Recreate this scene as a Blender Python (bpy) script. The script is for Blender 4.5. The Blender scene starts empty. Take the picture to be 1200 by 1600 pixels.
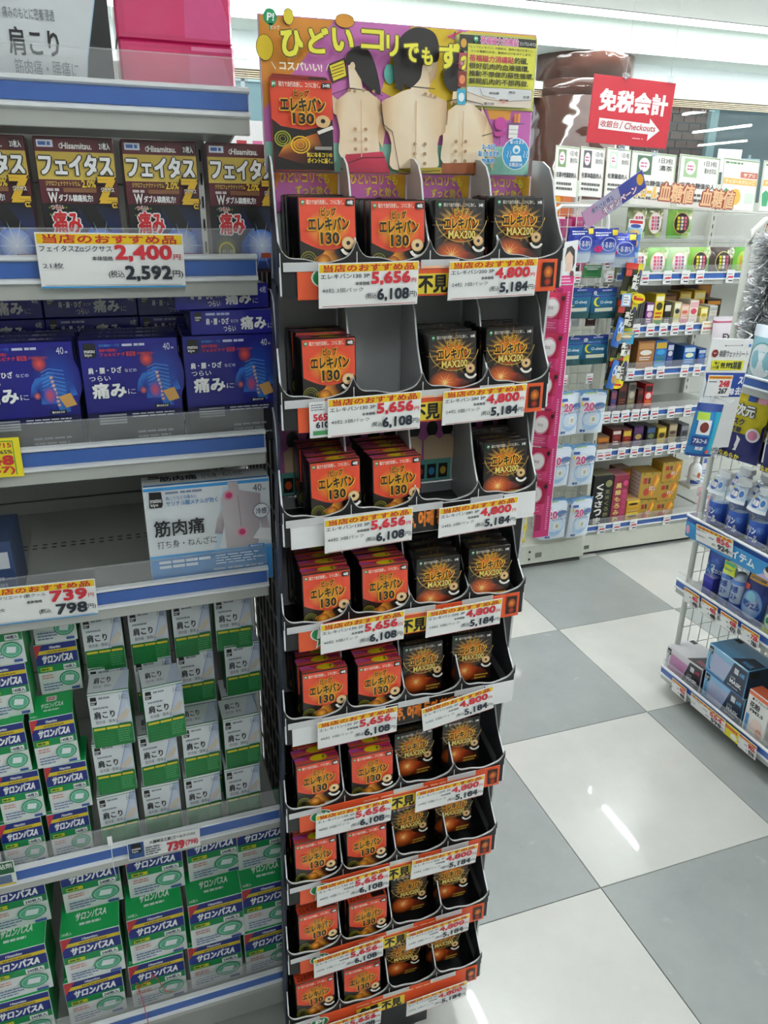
import bpy, math, random
from mathutils import Vector, Matrix

# ------------------------------------------------------------------ camera, world, light, exposure
scene = bpy.context.scene
COL = scene.collection
CAM_Z = 1.6615
PITCH, ROLL, YAW, FPX = 0.3796, 0.013121, -0.339857, 1185.0
cp, sp = math.cos(PITCH), math.sin(PITCH)
cy_, sy_ = math.cos(YAW), math.sin(YAW)
_F = Vector((-sy_ * cp, cy_ * cp, -sp)); _R = Vector((cy_, sy_, 0)); _U = _R.cross(_F)
_cr, _sr = math.cos(ROLL), math.sin(ROLL)
_R2 = _R * _cr + _U * _sr; _U2 = _U * _cr - _R * _sr
cd = bpy.data.cameras.new('camera'); cam = bpy.data.objects.new('camera', cd); COL.objects.link(cam)
cd.sensor_fit = 'HORIZONTAL'; cd.sensor_width = 36.0; cd.lens = FPX / 1200 * 36.0
cd.clip_start = 0.02; cd.clip_end = 200
cam.matrix_world = Matrix(((_R2.x, _U2.x, -_F.x, 0), (_R2.y, _U2.y, -_F.y, 0), (_R2.z, _U2.z, -_F.z, CAM_Z), (0, 0, 0, 1)))
scene.camera = cam

world = bpy.data.worlds.new('world'); scene.world = world; world.use_nodes = True
wn = world.node_tree.nodes; wn['Background'].inputs[0].default_value = (0.80, 0.90, 1.0, 1)
wn['Background'].inputs[1].default_value = 1.6
TUBE_POWER = 74.0          # emission strength of the ceiling tubes
COVE_POWER = 2.6           # emission strength of the cove strips
scene.view_settings.view_transform = 'Standard'; scene.view_settings.look = 'None'
scene.view_settings.gamma = 1.0; scene.view_settings.use_curve_mapping = False
scene.view_settings.exposure = 0.38
try:
    scene.cycles.use_denoising = True
    scene.cycles.max_bounces = 8; scene.cycles.transparent_max_bounces = 16
    scene.cycles.diffuse_bounces = 4; scene.cycles.glossy_bounces = 4
    scene.cycles.caustics_reflective = False; scene.cycles.caustics_refractive = False
except Exception:
    pass
random.seed(7)

# ------------------------------------------------------------------ colours and materials
def hx(h):
    if not isinstance(h, str): return tuple(h)
    h = h.lstrip('#'); r = []
    for i in (0, 2, 4):
        c = int(h[i:i + 2], 16) / 255
        r.append(c / 12.92 if c <= 0.04045 else ((c + 0.055) / 1.055) ** 2.4)
    return tuple(r)

def mixc(a, b, t):
    a, b = hx(a), hx(b)
    return tuple(a[i] * (1 - t) + b[i] * t for i in range(3))

MATS = {}
def attr_mat(name, rough=.5, metal=0., coat=0., bump=0., bscale=60., spec=.5, sheen=0, dist=.01):
    m = bpy.data.materials.new(name); m.use_nodes = True; nt = m.node_tree; n = nt.nodes; l = nt.links
    b = n['Principled BSDF']
    a = n.new('ShaderNodeAttribute'); a.attribute_name = 'Col'
    tc = n.new('ShaderNodeTexCoord'); no = n.new('ShaderNodeTexNoise'); no.inputs['Scale'].default_value = 35
    l.new(tc.outputs['Object'], no.inputs['Vector'])
    mr = n.new('ShaderNodeMapRange'); mr.inputs[3].default_value = .955; mr.inputs[4].default_value = 1.045
    l.new(no.outputs['Fac'], mr.inputs[0])
    mx = n.new('ShaderNodeVectorMath'); mx.operation = 'SCALE'
    l.new(a.outputs['Color'], mx.inputs[0]); l.new(mr.outputs[0], mx.inputs['Scale'])
    l.new(mx.outputs[0], b.inputs['Base Color'])
    b.inputs['Roughness'].default_value = rough; b.inputs['Metallic'].default_value = metal
    b.inputs['Coat Weight'].default_value = coat; b.inputs['Coat Roughness'].default_value = .08
    b.inputs['Specular IOR Level'].default_value = spec
    if bump:
        nb = n.new('ShaderNodeTexNoise'); nb.inputs['Scale'].default_value = bscale; nb.inputs['Detail'].default_value = 2
        l.new(tc.outputs['Object'], nb.inputs['Vector'])
        bp = n.new('ShaderNodeBump'); bp.inputs['Strength'].default_value = bump; bp.inputs['Distance'].default_value = dist
        l.new(nb.outputs['Fac'], bp.inputs['Height']); l.new(bp.outputs[0], b.inputs['Normal'])
        if coat: l.new(bp.outputs[0], b.inputs['Coat Normal'])
    MATS[name] = m
attr_mat('card', .42)
attr_mat('matte', .8, spec=.25)
attr_mat('film', .35, coat=.55, bump=.10, bscale=30)
attr_mat('foil', .28, metal=.35, coat=.2, bump=.5, bscale=22)
attr_mat('metal', .33, spec=.5)
attr_mat('plastic', .28, coat=.15)
attr_mat('chrome', .15, metal=1.)
attr_mat('tinsel', .12, metal=.9)
attr_mat('wall', .7, bump=.05, bscale=200, spec=.3)
attr_mat('lacquer', .10, coat=.7, bump=.6, bscale=3.4, dist=.055)

def clear_mat(name, tint=(1, 1, 1), haze=.08, rough=.05, fres=.5, hazecol=(.9, .92, .95)):
    m = bpy.data.materials.new(name); m.use_nodes = True; nt = m.node_tree; n = nt.nodes; l = nt.links
    n.remove(n['Principled BSDF']); out = n['Material Output']
    t = n.new('ShaderNodeBsdfTransparent'); t.inputs[0].default_value = (*tint, 1)
    d = n.new('ShaderNodeBsdfDiffuse'); d.inputs[0].default_value = (*hazecol, 1)
    g = n.new('ShaderNodeBsdfGlossy'); g.inputs['Roughness'].default_value = rough
    no = n.new('ShaderNodeTexNoise'); no.inputs['Scale'].default_value = 14
    mr = n.new('ShaderNodeMapRange'); mr.inputs[3].default_value = haze * .7; mr.inputs[4].default_value = haze * 1.3
    l.new(no.outputs['Fac'], mr.inputs[0])
    m1 = n.new('ShaderNodeMixShader'); l.new(mr.outputs[0], m1.inputs[0]); l.new(t.outputs[0], m1.inputs[1]); l.new(d.outputs[0], m1.inputs[2])
    lw = n.new('ShaderNodeLayerWeight'); pw = n.new('ShaderNodeMath'); pw.operation = 'POWER'; pw.inputs[1].default_value = 4.0
    l.new(lw.outputs['Facing'], pw.inputs[0])
    fr = n.new('ShaderNodeMapRange'); fr.inputs[3].default_value = .035; fr.inputs[4].default_value = fres; l.new(pw.outputs[0], fr.inputs[0])
    m2 = n.new('ShaderNodeMixShader'); l.new(fr.outputs[0], m2.inputs[0]); l.new(m1.outputs[0], m2.inputs[1]); l.new(g.outputs[0], m2.inputs[2])
    l.new(m2.outputs[0], out.inputs[0]); MATS[name] = m
clear_mat('clear', haze=.10)
clear_mat('guard', haze=.10, rough=.12)
clear_mat('glass', tint=(.86, .95, .94), haze=.02, rough=.0, fres=.55)
clear_mat('bottle', tint=(.88, .93, .98), haze=.15, rough=.05)

def emit_mat(name, col, s):
    m = bpy.data.materials.new(name); m.use_nodes = True; n = m.node_tree.nodes
    n.remove(n['Principled BSDF']); e = n.new('ShaderNodeEmission')
    e.inputs[0].default_value = (*col, 1); e.inputs[1].default_value = s
    m.node_tree.links.new(e.outputs[0], n['Material Output'].inputs[0]); MATS[name] = m
emit_mat('tube_light', (.96, .995, 1.0), TUBE_POWER)
emit_mat('strip_light', (.95, 1.0, .98), 22.0)
emit_mat('cove_light', (.95, 1.0, .97), COVE_POWER)

def tile_mat(name, c1, c2, rough, coat):
    m = bpy.data.materials.new(name); m.use_nodes = True; nt = m.node_tree; n = nt.nodes; l = nt.links
    b = n['Principled BSDF']; g = n.new('ShaderNodeNewGeometry')
    no = n.new('ShaderNodeTexNoise'); no.inputs['Scale'].default_value = 5; no.inputs['Detail'].default_value = 8
    no.inputs['Roughness'].default_value = .7
    l.new(g.outputs['Position'], no.inputs['Vector'])
    r = n.new('ShaderNodeValToRGB'); r.color_ramp.elements[0].position = .3; r.color_ramp.elements[1].position = .7
    r.color_ramp.elements[0].color = (*hx(c1), 1); r.color_ramp.elements[1].color = (*hx(c2), 1)
    l.new(no.outputs['Fac'], r.inputs[0])
    # pale scuffs
    s = n.new('ShaderNodeTexNoise'); s.inputs['Scale'].default_value = 16; s.inputs['Detail'].default_value = 6
    l.new(g.outputs['Position'], s.inputs['Vector'])
    mr = n.new('ShaderNodeMapRange'); mr.inputs[1].default_value = .66; mr.inputs[2].default_value = .78
    mr.inputs[3].default_value = 0; mr.inputs[4].default_value = .25
    l.new(s.outputs['Fac'], mr.inputs[0])
    mx = n.new('ShaderNodeMix'); mx.data_type = 'RGBA'; mx.inputs[7].default_value = (.75, .77, .76, 1)
    l.new(mr.outputs[0], mx.inputs[0]); l.new(r.outputs[0], mx.inputs[6]); l.new(mx.outputs[2], b.inputs['Base Color'])
    rr = n.new('ShaderNodeMapRange'); rr.inputs[3].default_value = rough * .75; rr.inputs[4].default_value = rough * 1.35
    l.new(no.outputs['Fac'], rr.inputs[0]); l.new(rr.outputs[0], b.inputs['Roughness'])
    b.inputs['Coat Weight'].default_value = coat; b.inputs['Coat Roughness'].default_value = .03
    MATS[name] = m
tile_mat('tile_white', 'cccdc8', 'd6d6d1', .22, .35)
tile_mat('tile_grey', '979c9b', 'a4a9a7', .30, .18)

# ------------------------------------------------------------------ text outlines (flat lettering)
TXT = {}
def glyphs(s, bold=0.0, res=2):
    k = (s, bold, res)
    if k not in TXT:
        c = bpy.data.curves.new('t', 'FONT'); c.body = s; c.size = 1; c.resolution_u = res; c.offset = bold; c.fill_mode = 'FRONT'
        o = bpy.data.objects.new('t', c); m = o.to_mesh()
        vs = [(v.co.x, v.co.y) for v in m.vertices]; fs = [tuple(p.vertices) for p in m.polygons]
        o.to_mesh_clear(); bpy.data.objects.remove(o); bpy.data.curves.remove(c)
        if vs:
            x0 = min(v[0] for v in vs); x1 = max(v[0] for v in vs); y0 = min(v[1] for v in vs); y1 = max(v[1] for v in vs)
        else: x0 = y0 = 0; x1 = y1 = 1
        TXT[k] = (vs, fs, x0, x1, y0, y1)
    return TXT[k]

# ------------------------------------------------------------------ mesh builder
class MB:
    def __init__(s, mat='card'):
        s.v = []; s.f = []; s.c = []; s.mi = []; s.mats = []; s.mat = mat; s.sm = []
        s.smooth = False
    def _mi(s, mat):
        mat = mat or s.mat
        if mat not in s.mats: s.mats.append(mat)
        return s.mats.index(mat)
    def poly(s, pts, col, mat=None):
        i = len(s.v); s.v += [tuple(p) for p in pts]; s.f.append(tuple(range(i, i + len(pts))))
        s.c += ([hx(q) for q in col] if isinstance(col, list) else [hx(col)] * len(pts)); s.mi.append(s._mi(mat)); s.sm.append(s.smooth)
    def mesh(s, vs, fs, col, mat=None):
        i = len(s.v); s.v += [tuple(p) for p in vs]; m = s._mi(mat); c = hx(col) if not isinstance(col, list) else None
        for f in fs:
            s.f.append(tuple(i + k for k in f)); s.mi.append(m); s.sm.append(s.smooth)
            s.c += [c] * len(f) if c else [hx(col[k]) for k in f]
    def box(s, x0, x1, y0, y1, z0, z1, col, mat=None, ch=0.0, top=None, front=None, side=None, back=None):
        if ch <= 0:
            P = [(x0, y0, z0), (x1, y0, z0), (x1, y1, z0), (x0, y1, z0), (x0, y0, z1), (x1, y0, z1), (x1, y1, z1), (x0, y1, z1)]
            Q = [((0, 3, 2, 1), col), ((4, 5, 6, 7), top or col), ((0, 1, 5, 4), front or col), ((2, 3, 7, 6), back or col), ((1, 2, 6, 5), side or col), ((3, 0, 4, 7), side or col)]
            for f, c in Q: s.poly([P[k] for k in f], c, mat)
            return
        c = ch; V = []; X = (x0, x1); Y = (y0, y1); Z = (z0, z1)
        idx = {}
        for i in (0, 1):
            for j in (0, 1):
                for k in (0, 1):
                    sx, sy, sz = (1 - 2 * i) * c, (1 - 2 * j) * c, (1 - 2 * k) * c
                    idx[i, j, k, 0] = len(V); V.append((X[i], Y[j] + sy, Z[k] + sz))
                    idx[i, j, k, 1] = len(V); V.append((X[i] + sx, Y[j], Z[k] + sz))
                    idx[i, j, k, 2] = len(V); V.append((X[i] + sx, Y[j] + sy, Z[k]))
        F = []
        F.append(([idx[0, 0, 0, 0], idx[0, 0, 1, 0], idx[0, 1, 1, 0], idx[0, 1, 0, 0]], side or col)); F.append(([idx[1, 0, 0, 0], idx[1, 1, 0, 0], idx[1, 1, 1, 0], idx[1, 0, 1, 0]], side or col))
        F.append(([idx[0, 0, 0, 1], idx[1, 0, 0, 1], idx[1, 0, 1, 1], idx[0, 0, 1, 1]], front or col)); F.append(([idx[0, 1, 0, 1], idx[0, 1, 1, 1], idx[1, 1, 1, 1], idx[1, 1, 0, 1]], back or col))
        F.append(([idx[0, 0, 0, 2], idx[0, 1, 0, 2], idx[1, 1, 0, 2], idx[1, 0, 0, 2]], col)); F.append(([idx[0, 0, 1, 2], idx[1, 0, 1, 2], idx[1, 1, 1, 2], idx[0, 1, 1, 2]], top or col))
        for a in (0, 1):
            for b in (0, 1):
                F.append(([idx[a, b, 0, 0], idx[a, b, 0, 1], idx[a, b, 1, 1], idx[a, b, 1, 0]], col))
                F.append(([idx[a, 0, b, 0], idx[a, 1, b, 0], idx[a, 1, b, 2], idx[a, 0, b, 2]], col))
                F.append(([idx[0, a, b, 1], idx[1, a, b, 1], idx[1, a, b, 2], idx[0, a, b, 2]], col))
                for k in (0, 1): F.append(([idx[a, b, k, 0], idx[a, b, k, 1], idx[a, b, k, 2]], col))
        cen = Vector(((x0 + x1) / 2, (y0 + y1) / 2, (z0 + z1) / 2))
        for f, cc in F:
            p = [Vector(V[k]) for k in f]; nrm = (p[1] - p[0]).cross(p[2] - p[0])
            if nrm.dot(sum(p, Vector()) / len(p) - cen) < 0: p.reverse()
            s.poly(p, cc, mat)
    def lathe(s, prof, segs=20, col='ffffff', mat=None, c=(0, 0), smooth=True, cols=None):
        vs = []; fs = []; cl = []
        for i, (r, z) in enumerate(prof):
            for k in range(segs):
                a = 2 * math.pi * k / segs; vs.append((c[0] + r * math.cos(a), c[1] + r * math.sin(a), z)); cl.append(cols[i] if cols else col)
        for i in range(len(prof) - 1):
            for k in range(segs):
                k2 = (k + 1) % segs; fs.append((i * segs + k, i * segs + k2, (i + 1) * segs + k2, (i + 1) * segs + k))
        o = s.smooth; s.smooth = smooth; s.mesh(vs, fs, cl, mat); s.smooth = o
    def tube(s, path, r, col, mat='metal', segs=8, closed=False):
        P = [Vector(p) for p in path]; n = len(P); vs = []; fs = []
        for i, p in enumerate(P):
            a = P[i - 1] if (i > 0 or closed) else P[0]; b = P[(i + 1) % n] if (i < n - 1 or closed) else P[-1]
            t = (b - a).normalized(); ref = Vector((0, 0, 1)) if abs(t.z) < .9 else Vector((1, 0, 0))
            u = t.cross(ref).normalized(); w = t.cross(u)
            for k in range(segs):
                th = 2 * math.pi * k / segs; vs.append(p + (u * math.cos(th) + w * math.sin(th)) * r)
        m = n if closed else n - 1
        for i in range(m):
            j = (i + 1) % n
            for k in range(segs):
                k2 = (k + 1) % segs; fs.append((i * segs + k, i * segs + k2, j * segs + k2, j * segs + k))
        if not closed: fs.append(tuple(range(segs))[::-1]); fs.append(tuple((n - 1) * segs + k for k in range(segs)))
        o = s.smooth; s.smooth = True; s.mesh(vs, fs, col, mat); s.smooth = o
    def prism(s, pts, axis, a, b, col, mat=None, edge=None, flip=False):
        """pts: 2-D outline; axis 'x': pts are (y,z), extruded a..b along x; axis 'y': pts are (x,z)"""
        def P(p, t): return (t, p[0], p[1]) if axis == 'x' else ((p[0], t, p[1]) if axis == 'y' else (p[0], p[1], t))
        s.poly([P(p, a) for p in pts], col, mat); s.poly([P(p, b) for p in reversed(pts)], col, mat)
        n = len(pts)
        for i in range(n):
            p, q = pts[i], pts[(i + 1) % n]; s.poly([P(p, a), P(p, b), P(q, b), P(q, a)], edge or col, mat)
    def build(s, name='m'):
        me = bpy.data.meshes.new(name); me.from_pydata(s.v, [], s.f)
        at = me.color_attributes.new('Col', 'FLOAT_COLOR', 'CORNER')
        # per-corner colours follow the loops
        flat = []
        ci = 0
        for f in s.f:
            for _ in f: flat += (*s.c[ci], 1.0); ci += 1
        at.data.foreach_set('color', flat)
        for m in s.mats: me.materials.append(MATS[m])
        me.polygons.foreach_set('material_index', s.mi)
        me.polygons.foreach_set('use_smooth', s.sm)
        me.update(); return me

class Frame:
    """flat (or gently bulging) printed face, coordinates 0..1"""
    def __init__(s, mb, o, u, v, mat=None, fn=None, step=.00018, sub=1):
        s.mb = mb; s.o = Vector(o); s.u = Vector(u); s.v = Vector(v); s.n = s.u.cross(s.v).normalized(); s.k = 0
        s.mat = mat; s.fn = fn; s.step = step; s.sub = sub
        s.W = s.u.length; s.H = s.v.length
    def P(s, a, b):
        if s.fn: return s.fn(a, b, s.k * s.step)
        return s.o + s.u * a + s.v * b + s.n * (s.k * s.step)
    def up(s, n=1): s.k += n; return s
    def rect(s, a0, b0, a1, b1, col, col2=None, up=1):
        """col2: colour at the top edge (printed blend)"""
        s.k += up; n = s.sub if s.fn else 1
        nx = max(1, round(n * (a1 - a0))); ny = max(1, round(n * (b1 - b0)))
        vs = [s.P(a0 + (a1 - a0) * i / nx, b0 + (b1 - b0) * j / ny) for j in range(ny + 1) for i in range(nx + 1)]
        cl = [mixc(col, col2 or col, j / ny) for j in range(ny + 1) for i in range(nx + 1)]
        o = s.mb.smooth; s.mb.smooth = bool(s.fn)
        s.mb.mesh(vs, [(j * (nx + 1) + i, j * (nx + 1) + i + 1, (j + 1) * (nx + 1) + i + 1, (j + 1) * (nx + 1) + i) for j in range(ny) for i in range(nx)], cl, s.mat)
        s.mb.smooth = o; return s
    def poly(s, pts, col, up=1):
        s.k += up; s.mb.poly([s.P(*p) for p in pts], col, s.mat); return s
    def ell(s, cx, cy, rx, ry, col, rim=None, seg=18, up=1, a0=0, a1=360):
        s.k += up; c = s.P(cx, cy); R = []
        m = seg + 1
        for i in range(m):
            t = math.radians(a0 + (a1 - a0) * i / seg); R.append(s.P(cx + rx * math.cos(t), cy + ry * math.sin(t)))
        s.mb.mesh([c] + R, [(0, i + 1, i + 2) for i in range(seg)], [col] + [rim or col] * m, s.mat); return s
    def ring(s, cx, cy, rx, ry, w, col, seg=20, a0=0, a1=360, up=1):
        s.k += up; vs = []
        for i in range(seg + 1):
            t = math.radians(a0 + (a1 - a0) * i / seg)
            for q in (1, 1 - w): vs.append(s.P(cx + rx * q * math.cos(t), cy + ry * q * math.sin(t)))
        s.mb.mesh(vs, [(2 * i, 2 * i + 2, 2 * i + 3, 2 * i + 1) for i in range(seg)], col, s.mat); return s
    def star(s, cx, cy, rx, ry, n, inner, col, rim, seed=1, up=1):
        rnd = random.Random(seed); s.k += up; R = []
        for i in range(2 * n):
            q = (1 if i % 2 == 0 else inner) * rnd.uniform(.75, 1.05); t = math.pi * i / n
            R.append(s.P(cx + rx * q * math.cos(t), cy + ry * q * math.sin(t)))
        s.mb.mesh([s.P(cx, cy)] + R, [(0, i + 1, (i + 1) % (2 * n) + 1) for i in range(2 * n)], [col] + [rim] * (2 * n), s.mat); return s
    def line(s, pts, w, col, up=1):
        s.k += up; asp = s.W / s.H
        for (a, b), (c, d) in zip(pts, pts[1:]):
            dx, dy = (c - a) * s.W, (d - b) * s.H; L = math.hypot(dx, dy) or 1
            nx, ny = -dy / L * w / 2 / s.W * s.W, dx / L * w / 2
            ex, ey = nx / s.W, ny / s.H
            s.mb.poly([s.P(a - ex, b - ey), s.P(c - ex, d - ey), s.P(c + ex, d + ey), s.P(a + ex, b + ey)][::-1], col, s.mat)
        return s
    def text(s, t, a0, b0, a1, b1, col, bold=.012, out=None, outw=.05, slant=0, res=2, up=1, col2=None):
        if out: s._t(t, a0, b0, a1, b1, out, bold + outw, slant, res, up, None, grow=outw)
        s._t(t, a0, b0, a1, b1, col, bold, slant, res, up, col2); return s
    def _t(s, t, a0, b0, a1, b1, col, bold, slant, res, up, col2, grow=0):
        if bold > .042 or (bold > .014 and any(ord(ch) > 0x3400 for ch in t)):       # dense characters: embolden by overprinting
            s.k += up; vs, fs, x0, x1, y0, y1 = glyphs(t, 0.0, res); e = bold * .8 * (b1 - b0) / (y1 - y0) if y1 > y0 else 0
            n = 8 if grow else 4
            for i in range(n):
                s.k += .22
                th = 2 * math.pi * (i + .5) / n; r = e * (1.15 if n == 8 else 1.2); dx, dy = r * math.cos(th) * s.H / s.W, r * math.sin(th); P = []
                if grow: dx *= 1.05
                for x, y in vs:
                    q = (y - y0) / (y1 - y0); P.append(s.P(a0 + dx + (a1 - a0) * (x - x0) / (x1 - x0) + slant * q * (b1 - b0) * s.H / s.W, b0 + dy + (b1 - b0) * q))
                s.mb.mesh(P, fs, col, s.mat)
            return
        s.k += up; vs, fs, x0, x1, y0, y1 = glyphs(t, bold, res)
        g = grow * .9 * (b1 - b0); ga = g * s.H / s.W
        if grow: a0 -= ga; a1 += ga; b0 -= g; b1 += g
        P = []; C = []
        for x, y in vs:
            q = (y - y0) / (y1 - y0); a = a0 + (a1 - a0) * (x - x0) / (x1 - x0) + slant * q * (b1 - b0) * s.H / s.W
            P.append(s.P(a, b0 + (b1 - b0) * q)); C.append(mixc(col, col2, q) if col2 else hx(col))
        s.mb.mesh(P, fs, C, s.mat)
    def bars(s, a0, b0, a1, b1, n, col, seed=0, fill=.5, up=1):
        """print too fine to read: short dashes"""
        rnd = random.Random(seed); s.k += up; h = (b1 - b0) / n
        for i in range(n):
            a = a0; e = a1 - (a1 - a0) * rnd.uniform(0, .25); b = b1 - h * (i + .5)
            while a < e:
                w = min(rnd.uniform(.04, .12), e - a); s.mb.poly([s.P(a, b - h * fill / 2), s.P(a + w * .85, b - h * fill / 2), s.P(a + w * .85, b + h * fill / 2), s.P(a, b + h * fill / 2)], col, s.mat); a += w
        return s

def front(mb, w, h, y=0., x=0., z=0., mat=None, **k):      # face pointing to -y
    return Frame(mb, (x - w / 2, y, z), (w, 0, 0), (0, 0, h), mat, **k)
def topf(mb, w, d, z, y=0., mat=None):                     # face pointing up
    return Frame(mb, (-w / 2, y, z), (w, 0, 0), (0, d, 0), mat)

# ------------------------------------------------------------------ objects
def OB(name, me, parent=None, loc=(0, 0, 0), rot=(0, 0, 0), label=None, cat=None, group=None, kind=None):
    if isinstance(me, MB): me = me.build(name)
    o = bpy.data.objects.new(name, me); COL.objects.link(o); o.location = loc; o.rotation_euler = rot
    if parent: o.parent = parent
    if label: o['label'] = label
    if cat: o['category'] = cat
    if group: o['group'] = group
    if kind: o['kind'] = kind
    return o
def EM(name, loc=(0, 0, 0), rot=(0, 0, 0), **k): return OB(name, None, None, loc, rot, **k)

# ------------------------------------------------------------------ the room
TILE = .6; TX, TY = 1.0537, 1.2185
fl = MB('wall'); fl.box(-2.4, 13.0, -2.6, 6.4, -.12, -.008, '6c7070')
floor = OB('floor', fl, kind='structure')
def tile_mesh(mat, nm):
    m = MB(mat); g = .0012; m.box(g, TILE - g, g, TILE - g, -.008, 0, 'ffffff', mat, ch=.0008); return m.build(nm)
tw, tg = tile_mesh('tile_white', 'tile_white'), tile_mesh('tile_grey', 'tile_grey')
for i in range(-5, 12):
    for j in range(-6, 8):
        OB('floor_tile', tw if (i + j) % 2 == 0 else tg, floor, (TX + i * TILE, TY + j * TILE, 0))
rest = MB('tile_white')                       # tiles past the nearest three hundred: one joined piece
for i in range(12, 20):
    for j in range(-6, 8): rest.box(TX + i * TILE + .0012, TX + (i + 1) * TILE - .0012, TY + j * TILE + .0012, TY + (j + 1) * TILE - .0012, -.008, 0, 'ffffff', 'tile_white' if (i + j) % 2 == 0 else 'tile_grey')
OB('floor_tile', rest, floor, kind='stuff')
CEIL = 3.0; BY = 6.4
m = MB('wall'); m.box(-2.4, 13.0, -2.6, 5.46, CEIL, CEIL + .1, 'f6f8f6'); OB('ceiling', m, kind='structure')
# recessed light cove, then a lower soffit with a second strip in front of the window
m = MB('wall'); m.box(-2.4, 13.0, 5.44, 5.46, CEIL, CEIL + .2, 'eef4f0'); m.box(-2.4, 13.0, 5.46, 5.98, CEIL + .16, CEIL + .2, 'eef4f0'); m.box(-2.4, 13.0, 5.98, 6.02, 2.88, CEIL + .2, 'e2efe8')
m.box(-2.4, 13.0, 6.02, BY, 2.86, CEIL + .2, 'dde8e6'); OB('trim_1', m, kind='structure')
for k, (y, z, w) in enumerate(((5.50, CEIL + .06, .40), (5.93, 2.885, .045))):
    t = EM('cove_light', (0, y, z), label=('long white cove light strip nearest the shoppers, along the ceiling edge', 'long white cove light strip nearest the window, below the pale fascia')[k], cat='light')
    m = MB('cove_light' if k == 0 else 'strip_light'); m.box(-2.3, 12.9, 0, w, -.02 * k, .012, 'ffffff'); OB('diffuser', m, t)
    m = MB('metal'); m.box(-2.32, 12.92, -.002, w + .002, .012, .03, 'f0f0f0'); OB('housing', m, t)
m = MB('wall'); m.box(-2.5, -2.4, -2.6, BY, 0, CEIL + .1, 'a8aaa6'); OB('wall_left', m, kind='structure')
m = MB('wall'); m.box(13.0, 13.1, -2.6, BY, 0, CEIL + .1, 'e4e6e2'); OB('wall_right', m, kind='structure')
m = MB('wall'); m.box(-2.4, 13.0, -2.7, -2.6, 0, CEIL + .1, '9c9e9a'); OB('wall_front', m, kind='structure')
m = MB('wall'); m.box(-2.4, 13.0, BY, BY + .12, 0, 1.15, 'd6d8d4'); m.box(-2.4, 13.0, BY, BY + .12, 2.66, CEIL + .2, 'e6eef0'); m.box(-2.4, .86, BY, BY + .12, 1.15, 2.66, 'f0f2f0')
OB('wall_back', m, kind='structure')
# shop window
wf = MB('metal')
wf.box(.86, 13.0, BY - .01, BY + .07, 1.15, 1.21, 'b9bcb8', ch=.004); wf.box(.86, 13.0, BY - .03, BY + .07, 2.56, 2.66, 'a89c8e', ch=.004)
WX = (.86, 1.32, 3.40, 4.50, 6.62, 9.2, 11.8)
for x in WX: wf.box(x, x + .05, BY - .01, BY + .07, 1.21, 2.56, 'cfd2d0', ch=.004)
win = OB('window_1', wf, kind='structure')
for a, b in zip(WX, WX[1:]):
    if a == 3.40: continue                      # the column stands here
    m = MB('glass'); m.box(a + .05, b, BY + .025, BY + .031, 1.21, 2.56, 'ffffff'); OB('pane', m, win)
m = MB('metal'); m.box(.86, 13.0, BY - .09, BY - .035, 2.60, 2.66, 'd9dcd6', ch=.004)
for k in range(4): m.box(.86, 13.0, BY - .085, BY - .04, 2.585 - k * .014, 2.592 - k * .014, 'c8b79c')
OB('trim_2', m, kind='structure')

# ceiling tube lamps
TUBES = [(1.63, 1.70, 1.22, 'tube lamp above the aisle beside the plaster display'), (3.36, 3.52, .72, 'short tube lamp above the supplement pouches'),
         (-.07, -2.3, 1.25, 'tube lamp well behind the photographer, over the left shelves'), (1.70, -2.0, 1.25, 'tube lamp behind the photographer, over the right shelves'), (1.70, -.3, 1.25, 'tube lamp in the middle of the aisle, beside the photographer'),
         (-.07, 3.3, 1.25, 'tube lamp behind the left shelving'), (5.6, .9, 1.25, 'tube lamp beyond the right shelving'), (3.47, -1.6, 1.25, 'tube lamp behind the right shelving, nearest the front wall'), (3.47, 1.5, .9, 'tube lamp over the right shelving'), (5.6, 3.1, .9, 'tube lamp at the far right by the window'), (-1.84, 3.6, 1.25, 'tube lamp in the far left corner')]
TUBES += [(x, y, 1.25, 'tube lamp, %s one %s' % (q, n)) for x, n in ((7.35, 'in the row beyond the right shelving'), (9.1, 'in the second row beyond the right shelving'), (10.9, 'in the row by the far right wall')) for y, q in ((3.6, 'window-side'), (1.7, 'middle'), (-.3, 'front'))]
for x, y, L, lb in TUBES:
    t = EM('tube_lamp', (x, y, CEIL), label='white linear ' + lb, cat='lamp', group='ceiling tube lamps')
    m = MB('metal'); m.box(-.007, .007, 0, L, -.120, -.106, 'f2f2f0', ch=.002); m.box(-.005, .005, .1, .11, -.106, 0, 'e8e8e6'); m.box(-.005, .005, L - .11, L - .1, -.106, 0, 'e8e8e6'); OB('housing', m, t)
    m = MB('tube_light'); m.box(-.019, .019, .01, L - .01, -.150, -.120, 'ffffff', ch=.008); OB('diffuser', m, t)

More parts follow.
